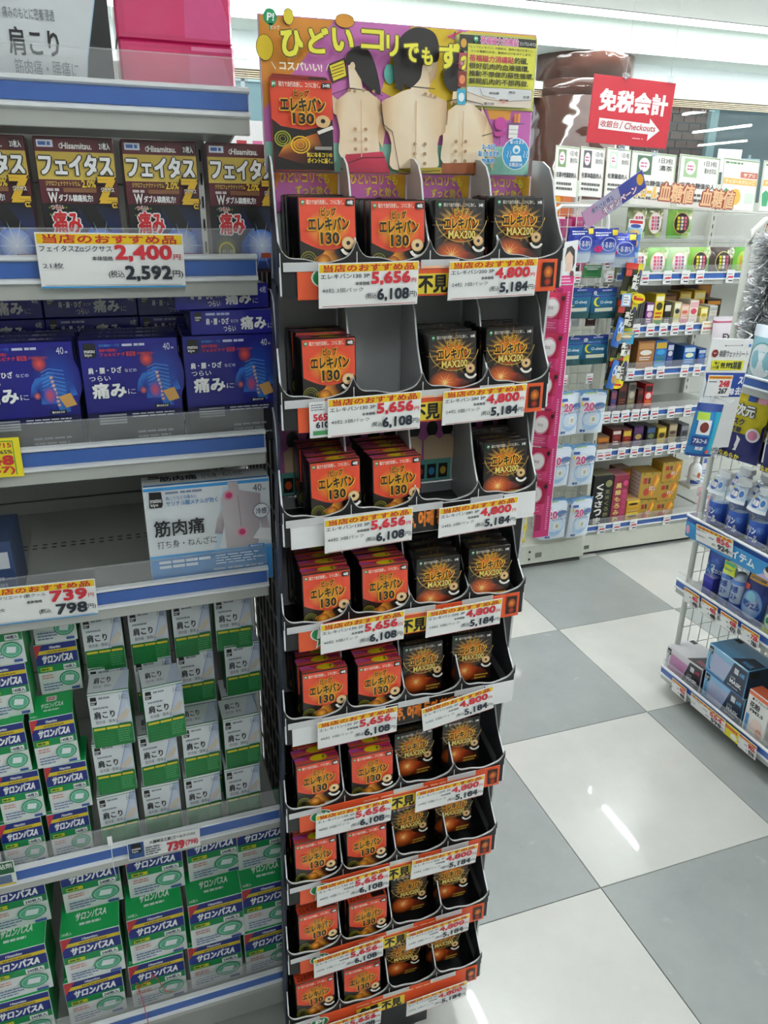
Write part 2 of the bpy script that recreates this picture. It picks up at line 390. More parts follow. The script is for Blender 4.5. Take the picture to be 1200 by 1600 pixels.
# ------------------------------------------------------------------ package artwork
def logo_p(F, cx, cy, r, a):      # green round mark with a white P!
    F.ell(cx, cy, r, r * a, '12925a'); F.poly([(cx - r * .2, cy - r * a * .8), (cx + r * .5, cy - r * a * .8), (cx - r * .2, cy - r * a * 1.8)], '12925a', up=0)
    F.text('P!', cx - r * .5, cy - r * a * .5, cx + r * .55, cy + r * a * .5, 'ffffff', .03, slant=.1)
def logo_mk(F, a0, b0, a1, b1):   # black label with matsu kiyo
    F.poly([(a0, b0 + (b1 - b0) * .06), (a0 + (a1 - a0) * .08, b1), (a1 - (a1 - a0) * .05, b1 - (b1 - b0) * .03), (a1, b0 + (b1 - b0) * .2), (a0 + (a1 - a0) * .9, b0), (a0 + (a1 - a0) * .1, b0)][::-1], '141417')
    w = a1 - a0; h = b1 - b0
    F.text('matsu', a0 + w * .1, b0 + h * .33, a0 + w * .9, b0 + h * .56, 'ffffff', .015); F.text('kiyo', a0 + w * .12, b0 + h * .04, a0 + w * .66, b0 + h * .30, 'ffffff', .015)

def pack130(pink=True):
    w, h, d = .082, .1, .021; m = MB('film')
    m.box(-w / 2, w / 2, 0, d, 0, h, '171214', ch=.0008, side='1d1719', top='c92f6f' if pink else 'd94428')
    T = topf(m, w, d, h, mat='film')
    if pink:
        T.rect(.02, .02, .98, .5, 'e2584a'); T.ell(.55, .55, .2, .42, 'f2d81c'); T.poly([(.02, .5), (.3, .5), (.2, .98), (.02, .98)], 'cf5bb0'); T.text('ポイントに', .62, .25, .97, .8, '3b2313', .02)
    else:
        T.rect(.02, .05, .98, .95, 'dd4a2c'); T.rect(.62, .2, .95, .8, '2a1a1a'); T.text('エレキバン', .06, .2, .5, .8, '31150f', .02)
    F = front(m, w, h, mat='film')
    F.rect(.02, .02, .98, .98, '1b1311')
    arch = [(.02, .98), (.02, .44)] + [(.02 + .96 * t, .44 - .13 * math.sin(math.pi * t)) for t in [i / 10 for i in range(1, 10)]] + [(.98, .44), (.98, .98)]
    F.poly(arch, 'e3492b')
    F.ell(.5, .6, .40, .25, 'f6c433', 'e3492b')
    F.poly([(.3, .02), (.34, .12), (.22, .2), (.40, .27), (.44, .32), (.6, .32), (.62, .26), (.78, .16), (.85, .02)], ['7a3312', '9a3c10', 'b24a10', 'f3a028', 'b8481a', '7a3016', '5a2412', '3a1a10', '1b1311'])
    F.ell(.40, .16, .13, .10, 'ffb43a', '8d3a12')
    for r in (.07, .11, .15): F.ring(.14, .17, r, r * .9, .12, '7d7d1c', seg=14)
    logo_p(F, .08, .925, .035, w / h)
    F.text('磁力で血行改善し、コリに効く。', .14, .895, .78, .955, 'f8e6d8', .02)
    F.rect(.82, .88, .96, .965, '111111'); F.text('48枚', .84, .895, .94, .95, 'ffffff', .03)
    F.text('ピップ', .38, .745, .64, .86, '14100c', .03, out='f3b82e', outw=.05)
    F.text('エレキバン', .15, .56, .86, .74, '14100c', .035, out='f3b82e', outw=.035)
    F.text('130', .35, .385, .68, .545, '14100c', .035, out='f3b82e', outw=.035)
    F.ell(.83, .40, .115, .085, 'd8ad74'); F.ell(.83, .40, .10, .072, 'e8c795'); F.ell(.83, .40, .035, .028, '1c120c')
    F.ring(.84, .36, .16, .13, .32, 'f4f0ea', a0=200, a1=330, seg=10)
    F.rect(.60, .10, .92, .15, '9a8f88'); F.text('気になるコリの', .5, .06, .92, .12, 'f0d43a', .02, up=1)
    return m.build('pack_red')
def pack200():
    w, h, d = .080, .1, .021; m = MB('film')
    m.box(-w / 2, w / 2, 0, d, 0, h, '131010', ch=.0008, top='1e1a18')
    T = topf(m, w, d, h, mat='film'); T.text('MAGNETIC', .12, .25, .7, .7, '8d7a45', .02)
    F = front(m, w, h, mat='film')
    F.rect(.02, .02, .98, .98, '14100e')
    F.star(.5, .66, .58, .36, 22, .62, 'ffd34a', '4a1606', seed=3); F.ell(.5, .63, .30, .2, 'ffb13a', 'c8560f')
    F.ell(.32, .23, .34, .22, 'ff7a2a', '3a0f08'); F.star(.32, .24, .22, .17, 12, .35, 'ffe28a', 'd1401c', seed=5)
    F.poly([(.55, .3), (.72, .28), (.98, .12), (.98, .02), (.5, .02)], ['c0451c', '5b1d10', '2a100a', '14100e', '7a2810'])
    logo_p(F, .09, .93, .035, w / h)
    F.text('磁力で血行改善し、コリに効く。', .16, .905, .80, .955, 'cfc8bd', .02)
    F.rect(.84, .89, .96, .965, '2a2623'); F.text('24枚', .86, .905, .95, .95, 'ffffff', .02)
    F.text('ピップ', .38, .775, .62, .88, '0d0906', .03, out='ffc83e', outw=.06)
    F.text('エレキバン', .16, .60, .84, .765, '0d0906', .04, out='ffc23a', outw=.05)
    F.text('MAX200', .24, .47, .78, .585, 'e8cf6a', .025, out='2a1a08', outw=.04)
    F.ring(.5, .78, .52, .36, .025, 'c9a94e', a0=190, a1=350, seg=18)
    F.ell(.84, .44, .10, .075, 'c99b62'); F.ell(.84, .44, .085, .062, 'dcb682'); F.ell(.84, .44, .03, .024, '1c120c')
    F.ring(.85, .40, .15, .12, .3, 'e9e4dc', a0=200, a1=330, seg=10)
    F.bars(.55, .05, .93, .17, 2, 'b08f36', seed=4)
    return m.build('pack_black')
def feitas():
    w, h, d = .099, .173, .06; m = MB('film')
    m.box(-w / 2, w / 2, 0, d, 0, h, '5a1a2a', ch=.001, top='6a1f30')
    F = front(m, w, h, mat='film')
    F.rect(.01, .01, .99, .99, '0d1018'); F.rect(.01, .895, .99, .99, '5b1420'); F.rect(.01, .70, .99, .895, 'd9bd55', 'cbae48'); F.rect(.01, .53, .99, .70, '5d1926')
    F.rect(.04, .925, .24, .975, 'dfe6f0'); F.bars(.06, .932, .22, .968, 1, '3a5ea8', seed=1, fill=.7)
    F.text('Hisamitsu.', .34, .915, .72, .96, 'eceae6', .03, slant=.1); F.ring(.335, .935, .025, .018, .4, 'eceae6')
    F.rect(.80, .905, .965, .98, '3a0b14'); F.text('21枚入', .815, .917, .95, .965, 'ffffff', .02)
    F.text('フェイタス', .05, .735, .95, .875, 'fafafa', .05, out='1a1416', outw=.05)
    F.text('ジクロフェナクナトリウム', .09, .655, .52, .69, 'e8c860', .02); F.text('2.0%', .54, .645, .72, .70, 'f4d23c', .03)
    F.bars(.09, .615, .3, .64, 1, 'd8c8cc', fill=.8); F.rect(.3, .61, .72, .642, '8a5a3c')
    F.text('W', .1, .535, .22, .61, 'ffffff', .03); F.text('ダブル鎮痛処方!', .23, .545, .66, .595, 'ffffff', .03)
    # blue scene with a flash
    F.rect(.45, .03, .99, .52, '16307c', '10162e'); F.poly([(.40, .03), (.42, .24), (.6, .36), (.99, .34), (.99, .03)], ['16307c', '2b62c8', '3c7ae0', '2348a8', '10205c'])
    F.poly([(.45, .53), (.66, .53), (.86, .33), (.66, .30)][::-1], '0b0b0d'); F.poly([(.64, .31), (.80, .33), (.80, .24), (.68, .22)][::-1], 'c98a5c')
    F.ell(.72, .22, .2, .13, 'ffffff', '3c7ae0'); F.star(.72, .22, .30, .2, 10, .12, 'ffffff', '9ec6ff', seed=2)
    for q in range(16):
        F.ell(.10 + .03 * (q % 8), .50 - .05 * (q // 8), .012, .008, '7a8a2c', seg=6, up=(1 if q == 0 else 0))
    F.ell(.2, .20, .17, .1, '8a8c20', '14160e'); F.ring(.2, .17, .12, .08, .2, 'e3d22c')
    F.text('つらい', .12, .485, .27, .52, 'c8202c', .02, out='ffffff', outw=.05); F.text('痛み', .13, .31, .47, .475, 'd8202a', .035, out='ffffff', outw=.05)
    F.text('1日1回', .1, .15, .3, .185, 'e8e8e0', .02)
    F.rect(.70, .12, .92, .16, 'b8452c'); 
    F.text('Z', .76, .545, .96, .715, 'e6b82e', .07, out='221408', outw=.035); F.text('ジクサス', .78, .615, .95, .65, 'f6f0e0', .03, out='3a1018', outw=.05); F.text('α', .9, .50, .97, .54, 'e6b82e', .04, out='221408', outw=.06)
    return m.build('maroon_carton')
def torso(F, cx, cy, s, a, body, dark, glow=None):
    P = lambda x, y: (cx + x * s, cy + y * s * a)
    F.poly([P(-.10, .52), P(.10, .52), P(.12, .40), P(.36, .32), P(.46, .10), P(.52, -.25), P(.38, -.28), P(.32, .02), P(.27, -.15), P(.30, -.5), P(-.30, -.5), P(-.27, -.15), P(-.32, .02), P(-.38, -.28), P(-.52, -.25), P(-.46, .10), P(-.36, .32), P(-.12, .40)][::-1],
           [body, body, body, dark, dark, dark, dark, body, body, dark, dark, body, body, dark, dark, dark, dark, body])
def kiyoblue():
    w, h, d = .139, .171, .036; m = MB('film')
    m.box(-w / 2, w / 2, 0, d, 0, h, '10104a', ch=.0012, top='1a1a6a')
    T = topf(m, w, d, h, mat='film'); T.text('肩・腰・ひざなどの', .2, .5, .55, .8, 'c8cce8', .02); T.text('痛みに', .58, .3, .82, .8, 'dfe2f4', .03)
    F = front(m, w, h, mat='film'); F.rect(.01, .01, .99, .3, '0c0c12'); F.bars(.5, .03, .95, .2, 4, '9a9ea8', seed=5, fill=.4); F = Frame(m, (-w / 2, 0, .043), (w, 0, 0), (0, 0, .128), 'film'); F.k = 2; F.rect(.01, .16, .99, .99, '12127e', '17178c')
    F.ell(.80, .55, .24, .4, '1c50b8', '13137f')
    torso(F, .76, .48, .44, w / h, '2f74d0', '1a3fa0'); F.poly([(.9, .2), (.8, .2), (.72, .5), (.76, .62), (.9, .6)], ['1a3fa0', '1a3fa0', '2560c0', '3d8ae0', '2560c0'][::-1])
    for k in range(7): F.line([(.66, .66 - .04 * k), (.74, .70 - .04 * k), (.88, .67 - .045 * k)], .001, '5aa0e8', up=(1 if k == 0 else 0))
    for k in range(8): F.ell(.755 + .006 * k, .60 - .045 * k, .020, .017, 'e8e2e0', 'c86a58', seg=8, up=(1 if k == 0 else 0))
    F.ell(.66, .76, .07, .09, 'ff5a3a', '5a2468'); F.ell(.60, .40, .035, .045, 'ff7a5a', '3c2a7a'); F.ell(.72, .4, .06, .1, 'e0503a', '2f5ac0')
    F.poly([(.80, .38), (.86, .25), (.97, .28), (.92, .42)][::-1], 'd8a45a')
    logo_mk(F, .04, .80, .17, .96)
    F.text('局所鎮痛テープ剤', .2, .915, .4, .945, '4a9ae8', .01); F.bars(.43, .915, .68, .945, 1, 'd8dcf0', seed=8, fill=.9)
    F.text('腰痛や関節痛に', .2, .86, .38, .895, 'e03838', .02); F.text('フェルビナク', .2, .81, .45, .85, 'e83a3a', .03); F.rect(.465, .805, .555, .855, 'e03a3a'); F.text('5%', .48, .81, .54, .85, '14147e', .02); F.text('が浸透して効く', .57, .815, .75, .845, 'd84848', .015)
    F.text('肩・腰・ひざ', .07, .62, .40, .69, 'ffffff', .035); F.text('などの', .43, .625, .55, .665, 'e8eaf8', .01); F.text('つらい', .07, .535, .28, .595, 'ffffff', .01)
    F.text('痛み', .09, .34, .42, .51, 'ffffff', .05); F.text('に', .44, .37, .52, .43, 'e8eaf8', .005)
    F.text('40', .84, .86, .91, .94, 'e8eaf8', .0); F.text('枚', .92, .87, .95, .895, 'e8eaf8', .01)
    F.rect(.70, .19, .86, .235, '0c0c10'); F.text('薬のはたらき', .72, .2, .84, .225, 'ffffff', .03)
    for k in range(4): F.rect(.12, .03 + .031 * k, .40, .052 + .031 * k, '9aa0a8', up=(1 if k == 0 else 0))
    F.bars(.46, .09, .93, .15, 2, 'c4c8d0', seed=3)
    return m.build('blue_box')
def kiyoflat():       # same carton lying down: the long edge faces out
    w, h, d = .139, .036, .165; m = MB('film')
    m.box(-w / 2, w / 2, 0, d, 0, h, '13138a', ch=.0012, top='17178c', side='121270')
    F = front(m, w, h, mat='film'); F.rect(.01, .03, .99, .97, '17178f')
    logo_mk(F, .04, .55, .12, .93); F.bars(.16, .78, .5, .9, 1, 'b8c0e8', seed=2, fill=.8); F.text('肩・腰・ひざ', .16, .42, .40, .68, 'ffffff', .03); F.text('などの', .42, .48, .5, .62, 'e0e4f8', .01); F.text('つらい', .34, .12, .47, .36, 'ffffff', .01)
    F.text('痛み', .53, .2, .80, .72, 'ffffff', .05); F.text('に', .82, .22, .88, .42, 'e8eaf8', .0); F.text('40枚', .9, .62, .97, .9, 'e8eaf8', .01)
    S = Frame(m, (-w / 2, d, 0), (0, -d, 0), (0, 0, h), 'film'); S.rect(.01, .03, .99, .97, '121270'); S.text('肩・腰・ひざ', .12, .3, .5, .6, 'c8cce8', .02); S.text('痛みに', .58, .25, .85, .7, 'dfe2f4', .03)
    return m.build('blue_box_flat')
def musclebox():
    w, h, d = .197, .182, .05; m = MB('card'); m.box(-w / 2, w / 2, 0, d, 0, h, 'e8ebee', ch=.001)
    T = topf(m, w, d, h); T.rect(.01, .0, .99, .14, '3f96dc'); logo_mk(T, .05, .7, .14, .95); T.text('筋肉痛', .14, .35, .43, .85, '24262c', .03); T.text('打ち身・ねんざに', .47, .35, .80, .8, '70757e', .01)
    F = front(m, w, h); F.rect(.005, .005, .995, .25, '3a93dd'); F.bars(.5, .02, .95, .18, 4, 'cfe4f6', seed=8); F = Frame(m, (-w / 2, 0, .034), (w, 0, 0), (0, 0, .148), 'card'); F.k = 2; F.rect(.005, .005, .995, .995, 'e6ebf0'); F.rect(.005, .95, .995, .985, '3f9fe4'); F.rect(.005, .005, .995, .17, '3a93dd'); F.rect(.005, .17, .995, .205, '6db4ea')
    F.poly([(.52, .2), (.62, .93), (.70, .93), (.56, .2)], 'cfe2f2')
    torso(F, .76, .52, .44, w / h, 'cfc6cc', 'a89ca6'); F.poly([(.66, .98), (.74, .98), (.75, .88), (.92, .82), (.90, .4), (.88, .2), (.62, .2), (.61, .55), (.60, .8), (.665, .88)][::-1], ['c8bdc4', 'b7abb4', 'c0b4bc', 'a89ca6', 'b8aeb6', 'c0b6bc', 'c8bfc4', 'd8d0d4', 'd0c6cc', 'ccc2c8'][::-1])
    F.line([(.735, .82), (.745, .6), (.75, .35)], .0012, '9a8e98')
    for cx, cy in ((.665, .83), (.755, .39)):
        F.ell(cx, cy, .05, .065, 'e87a9c', 'dcc2cc'); F.ell(cx, cy, .028, .036, 'd8407a'); F.ring(cx, cy, .042, .054, .12, 'e08aa8')
    F.poly([(.84, .3), (.9, .42), (.99, .40), (.99, .25)][::-1], 'f4f4f6')
    F.ell(.92, .62, .068, .088, '3a4a74'); F.ell(.92, .62, .063, .081, 'f2f5f8'); F.text('冷感', .875, .585, .965, .655, '34446c', .015)
    logo_mk(F, .04, .77, .145, .95); F.bars(.17, .915, .56, .94, 1, '7c86a0', seed=2, fill=.9)
    F.text('肩こりなどの痛みに', .17, .845, .41, .89, '5a80b8', .01); F.text('サリチル酸メチルが効く', .17, .78, .57, .835, '3d7cc0', .02)
    F.text('筋肉痛', .06, .44, .45, .62, '1f2127', .025); F.text('打ち身・ねんざに', .07, .30, .54, .39, '3e424a', .0)
    F.text('40', .86, .86, .93, .94, '4a4e58', .0); F.text('枚', .94, .865, .965, .89, '4a4e58', .0)
    F.rect(.80, .20, .93, .235, '2f88d6'); F.text('薬のはたらき', .815, .205, .915, .23, 'ffffff', .03)
    for k in range(7): F.rect(.07 + (k % 4) * .105, .12 - (k // 4) * .055, .165 + (k % 4) * .105, .155 - (k // 4) * .055, 'dbe8f4', up=(1 if k == 0 else 0))
    F.bars(.52, .04, .95, .165, 4, 'cfe4f6', seed=5); 
    return m.build('muscle_box')
def kiyogreen():
    w, h, d = .066, .112, .062; m = MB('card'); m.box(-w / 2, w / 2, 0, d, 0, h, 'dfe4e8', ch=.0008, side='2f8a4e')
    T = topf(m, w, d, h); T.rect(.01, .01, .99, .05, '1f7a44'); T.poly([(.6, .05), (.85, .98), (.98, .98), (.98, .05)], 'c9d4e8'); T.text('肩こり', .14, .45, .55, .75, '23262c', .02); T.text('筋肉痛・腰痛に', .14, .22, .6, .36, '8a9098', .0)
    F = front(m, w, h); F.rect(.01, .40, .99, .99, 'e4e9ed'); F.rect(.01, .01, .99, .40, '217a3c', '1f8443')
    F.poly([(.60, .40), (.86, .985), (.99, .985), (.99, .40)][::-1], ['c4cfe4', 'c4cfe4', '9db4dc', 'e4e9ed'][::-1]); F.line([(.62, .42), (.88, .98)], .0008, '7a9ad4')
    F.poly([(.64, .50), (.68, .46), (.88, .50), (.97, .62), (.92, .68)][::-1], 'd9cfc0')
    logo_mk(F, .05, .80, .21, .94); F.bars(.26, .89, .62, .93, 1, '8a929c', seed=2, fill=.8); F.bars(.10, .725, .5, .755, 1, '8a929c', seed=4, fill=.9)
    F.text('肩こり', .10, .55, .60, .68, '202329', .03); F.text('筋肉痛・腰痛に', .12, .455, .66, .52, '80868e', .005)
    F.text('140', .76, .84, .92, .94, '7c8ca8', .0); F.text('枚', .93, .84, .97, .87, '7c8ca8', .0)
    for k in range(3): F.rect(.05 + .31 * k, .345, .33 + .31 * k, .385, 'e0cf3c', up=(1 if k == 0 else 0))
    F.bars(.62, .08, .95, .33, 6, '4fa468', seed=3); F.rect(.68, .395, .97, .43, '1c6e3a'); F.bars(.08, .05, .55, .3, 5, '2f8a4e', seed=9)
    F.line([(.01, .99), (.99, .99)], .001, '1f7a44')
    return m.build('green_white_box')
def salon(big):
    w, h, d = (.108, .118, .09) if big else (.068, .0998, .07); m = MB('card'); g = '12a052'
    m.box(-w / 2, w / 2, 0, d, 0, h, 'dfe5e2', ch=.0008, top=g, side='0f8a46')
    n = '240枚入' if big else '140枚入'
    T = topf(m, w, d, h); T.rect(.005, .005, .995, .995, '14a856'); T.rect(.38, .66, .62, .88, 'f0d8dc'); T.bars(.41, .69, .6, .85, 2, 'c8404c', seed=1); T.text('サロンパスA', .24, .38, .78, .60, 'f4faf6', .04, slant=.1); T.bars(.32, .24, .70, .32, 1, 'e4f2ea', seed=1, fill=.8); T.text(n, .03, .05, .2, .14, 'e4f2ea', .02)
    F = front(m, w, h); F.rect(.01, .01, .99, .99, 'e2e7e6'); F.rect(.01, .84, .99, .99, '1c2c7c'); F.rect(.01, .80, .99, .875, 'd8bf28'); F.rect(.01, .585, .99, .80, '1b2a7e'); F.rect(.01, .44, .99, .585, '148a4c')
    F.poly([(.01, .99), (.01, .72), (.20, .99)], 'b8323a')
    F.text('Hisamitsu', .36, .90, .62, .955, 'e8ecf4', .03, slant=.1); F.bars(.3, .82, .8, .855, 1, '8a7a20', seed=3, fill=.7)
    F.text('サロンパスA', .14, .625, .86, .78, 'f6f8fa', .055, slant=.15); F.rect(.62, .46, .92, .56, 'eef2f0'); F.text(n, .645, .475, .90, .545, '1d2050', .03)
    F.rect(.08, .475, .36, .55, 'c8c82c'); F.bars(.1, .485, .34, .54, 1, '2c6a3a', seed=2, fill=.7)
    F.ell(.72, .28, .24, .15, '2f9468'); F.ell(.72, .28, .21, .125, '9ad4bc'); F.ell(.72, .28, .19, .11, '63b394'); F.poly([(.6, .24), (.8, .22), (.84, .33), (.64, .35)], 'e8eef0')
    F.bars(.09, .32, .42, .42, 2, 'd0908c', seed=6); F.bars(.09, .08, .55, .25, 3, '5470a0', seed=7, fill=.4); F.rect(.74, .05, .93, .10, '3a5aa0')
    return m.build('green_carton')

# ------------------------------------------------------------------ price cards
def price_card(w, h, name, pcs, p1, p2, line='b04848', title=True, bline=None, extra=None, t=.0012):
    m = MB('card'); m.box(-w / 2, w / 2, 0, t, 0, h, 'f4f4f2', ch=.0003)
    F = front(m, w, h); F.rect(.004, .01, .996, .99, 'f1f2f1')
    if title: F.rect(.01, .80, .99, .975, 'f0c81e'); F.text('当店のおすすめ品', .05, .815, .95, .965, 'c8282c', .045)
    F.text(name, .02, .66, .02 + .04 * min(13, len(name) * 1.0 + 1), .77, '3c4250', .01); F.text('本体価格', .36, .50, .50, .58, '34363e', .02)
    F.text(p1, .52 if len(p1) > 3 else .58, .49, .91, .78, 'd2303c', .06); F.text('円', .925, .52, .975, .62, 'd2303c', .02)
    F.text('(税込', .46, .17, .57, .32, '2a3038', .01); F.text(p2, .58 if len(p2) > 3 else .62, .12, .90, .40, '262e3a', .05); F.text('円)', .91, .17, .985, .32, '2a3038', .01)
    F.text(pcs, .03, .36, .03 + .045 * len(pcs), .46, '4a4e58', .005)
    F.rect(.03, .045, .97, .06, line)
    if bline: F.rect(.004, .0, .996, .03, bline)
    return m.build('price_card')
def tag_mesh(w=.045, h=.06, yellow=False, rnd=0):
    m = MB('card'); m.box(-w / 2, w / 2, 0, .001, 0, h, 'f0f1f2', ch=.0003); F = front(m, w, h)
    if yellow: F.rect(.03, .78, .97, .96, 'e8a820'); F.bars(.08, .81, .92, .93, 1, 'b04820', seed=rnd, fill=.6)
    F.bars(.12, .62, .9, .74, 1, '70747c', seed=rnd, fill=.5); F.rect(.25 + .1 * yellow, .38, .92, .52, 'cf3a50'); F.rect(.35, .12, .9, .22, '3a3e48'); F.bars(.1, .25, .3, .5, 2, '9a9ea6', seed=rnd)
    return m.build('tag')

# ------------------------------------------------------------------ left shelving
GY = 1.15                                   # plane of the price rails
gon = EM('shelving_unit', (0, 0, 0), label='tall white shelving unit at the left with blue price rails', cat='shelving')
X0, X1 = -.74, .20
m = MB('metal')
for k in range(9): m.box(X0, X1, 1.60, 1.615, .10 + k * .2, .297 + k * .2, 'b6b8b5', ch=.001)
m.box(X0, X1 + .045, 1.614, 1.620, .05, 1.90, 'a8aaa6')
OB('back_panel', m, gon)
m = MB('metal'); m.box(X0, X1, GY + .03, 1.6, 0, .10, 'a8aaa6', ch=.002); OB('base', m, gon)
um = MB('metal'); um.box(-.015, .015, 1.575, 1.605, 0, 1.95, 'cfd1cd', ch=.002)
for k in range(46):
    for s in (-.006, .006): um.box(s - .0015, s + .0015, 1.5735, 1.576, .1 + k * .04, .12 + k * .04, '2a2b2a')
um = um.build()
for x in (X0 + .015, X1 - .02): OB('upright', um, gon, (x, 0, 0))
def rail_mesh(L, h=.038):
    m = MB('plastic'); pr = [(0, 0), (-.008, .002), (-.008, .006), (-.002, .009), (-.002, h - .009), (-.008, h - .006), (-.008, h - .002), (0, h)]
    m.prism([(a, b) for a, b in pr], 'x', 0, L, 'e9ecef'); m.box(.002, L - .002, -.0045, -.002, .009, h - .009, '3d63ad'); return m
def shelf(gon, x0, x1, y, depth, ztop, holes=False, g_h=.04, guard=True, hole_y=()):
    """deck (top at ztop-.035), rail and clear guard"""
    m = MB('metal'); z = ztop - .028
    m.box(x0, x1, y, y + depth, z - .008, z, 'bbbdb9', ch=.0015); m.box(x0, x1, y, y + .012, z - .03, z, 'b4b6b2', ch=.001)
    if holes:
        for yy in hole_y:
            for k in range(int((x1 - x0) / .0165)): m.box(x0 + .01 + k * .0165, x0 + .018 + k * .0165, yy, yy + .004, z, z + .0003, '1c1d1c')
    o = OB('shelf', m, gon)
    for x in (x0 + .004, x1 - .004):
        m = MB('metal'); m.prism([(y + .06, z - .012), (y + depth, z - .075), (y + depth, z - .008), (y + .06, z - .008)], 'x', x - .0015, x + .0015, 'b9bbb8'); OB('bracket', m, o)
    OB('price_rail', rail_mesh(x1 - x0), o, (x0, y, ztop - .038))
    if guard:
        m = MB('guard'); m.box(x0, x1, y + .002, y + .0035, ztop - .004, ztop + g_h, 'ffffff'); m.box(x0, x1, y + .001, y + .0045, ztop + g_h - .002, ztop + g_h, 'ffffff')
        OB('clear_guard', m, o)
    return o
SZ = (1.811, 1.600, 1.340, 1.104, .592, .155)  # rail heights worked out from image pixels, as are most placements in this script
for i, z in enumerate(SZ): shelf(gon, X0, X1 + (0.006 if i < 3 else 0), GY, .44, z, holes=(i == 3), hole_y=(1.19, 1.205, 1.40, 1.415), g_h=.034)
m = MB('matte'); m.box(.2455, .2495, 1.145, 1.60, .03, 1.60, '4c4a48', ch=.001); OB('side_panel', m, gon)  # added dark sheet, stands in for the dark goods beyond the end grid
# wire grid that closes the right end
m = MB('metal')
for k in range(12): m.tube([(0, 1.14 + k * .042, .08), (0, 1.14 + k * .042, 1.62)], .0014, 'b8bab8', segs=5)
for k in range(20): m.tube([(0, 1.13, .1 + k * .08), (0, 1.61, .1 + k * .08)], .0018, 'b8bab8', segs=5)
OB('end_grid', m, gon, (X1 + .042, 0, 0))

ORD = ['first', 'second', 'third', 'fourth', 'fifth', 'sixth', 'seventh', 'eighth', 'ninth']
FP = SZ[0] - .028
# top shelf
def bigwhite():
    w, h, d = .42, .30, .10; m = MB('card'); m.box(-w, 0, 0, d, 0, h, 'dfe3e6', ch=.001); 
    F = Frame(m, (-.127, -.0001, 0), (.127, 0, 0), (0, 0, .125), 'card')      # the part in view, right end at u=1
    F.rect(-2.2, .0, .995, 2.3, 'd9dee2'); F.poly([(.70, 0), (.76, .42), (.97, 1.3), (.995, 1.3), (.995, 0)][::-1], '121214'); F.line([(.695, 0), (.755, .42), (.965, 1.3)], .0012, '9fc4e8')
    for t in (('肩こり', .05, .41, .5, .65, '1f2024', .02), ('筋肉痛・腰痛に', .07, .22, .66, .38, '80868c', .0), ('痛みのもとに密着浸透', .03, .72, .49, .82, '6a7076', .0), ('鎮痛消炎プラスター', .22, .93, .6, 1.03, '6a7076', .0), ('ゴールドパスE', .22, 1.07, .43, 1.15, '7a8086', .0), ('第3類医薬品', .49, 1.065, .65, 1.145, '4a5056', .01)):
        F.text(t[0], *t[1:5], t[5], t[6])
    F.rect(.475, 1.045, .665, 1.047, '8a9096'); logo_mk(F, .01, .88, .175, 1.28)
    return m
OB('carton', bigwhite(), None, (.038, 1.175, FP), label='large white sample carton on the top shelf at the left edge', cat='carton')
m = MB('film'); w = .148
m.box(0, w, 0, .1, 0, .078, 'c41f60', ch=.003, top='d83a78'); F = Frame(m, (0, 0, 0), (w, 0, 0), (0, 0, .078), 'film')
F.rect(.02, .03, .98, .97, 'c81e62'); F.poly([(.08, .9), (.5, .9), (.64, .55), (.6, .1), (.08, .1)][::-1], 'd12668'); F.poly([(.60, .85), (.9, .80), (.97, .35), (.97, .08), (.58, .08)][::-1], 'd14482'); F.rect(.62, .9, .98, .96, 'e0709c')
me = m.build('pink')
OB('carton', me, None, (.046, 1.178, FP), label='lower of the two glossy pink cartons on the top shelf', cat='carton', group='pink cartons')
OB('carton', me, None, (.045, 1.180, FP + .0785), label='upper of the two glossy pink cartons on the top shelf', cat='carton', group='pink cartons')

# second shelf: maroon and gold cartons
me = feitas(); z = SZ[1] - .028
LB = ['at the left edge of the picture', 'second from the left, above the 2,400 yen card', 'third from the left', 'fourth, right next to the plaster display']
for k in range(4):
    if k < 3: OB('carton', me, None, (-.460 + k * .109, 1.186, z), (0, 0, .01 * k), 'maroon and gold pain relief carton beyond the picture edge, %s of three' % ORD[k], 'carton', 'maroon cartons on the second shelf')
    OB('carton', me, None, (-.132 + k * .109 + .003 * (k == 3), 1.185 - .004 * (k % 2), z), (0, 0, (.01, -.01, .015, -.02)[k]), 'maroon and gold pain relief carton, ' + LB[k], 'carton', 'maroon cartons on the second shelf')
# third shelf: blue cartons
me = kiyoblue(); mf = kiyoflat(); z = SZ[2] - .028
for k, (x, lb) in enumerate(((-.274, 'just beyond the picture edge'), (-.420, 'far beyond the picture edge'))):
    for q in range(2): OB('carton', me, None, (x, 1.178 + q * .038, z), (0, 0, .01), 'upright blue patch carton in the stack %s, %s' % (lb, ('front', 'rear')[q]), 'carton', 'upright blue cartons')
for k, (x, lb) in enumerate(((-.128, 'leftmost, cut by the picture edge'), (.018, 'in the middle of three'), (.163, 'rightmost, under the flat ones'))):
    for q in range(3):
        OB('carton', me, None, (x + .002 * q, 1.178 + q * .038, z), (0, 0, .01 * (k - 1) + .006 * q), 'upright blue pain patch carton, front of the stack ' + lb if q == 0 else 'upright blue patch carton, %s behind the one %s' % (('', 'next', 'second')[q], lb), 'carton', 'upright blue cartons')
zt = z + .1715
for x, zz, y, r, lb in ((.178, zt, 1.175, -.02, 'lower of two lying at the right end'), (.158, zt + .0365, 1.180, .03, 'upper of two lying at the right end')):
    OB('carton', mf, None, (x, y, zz), (0, 0, r), 'flat blue carton on the upright ones, ' + lb, 'carton', 'flat blue cartons')
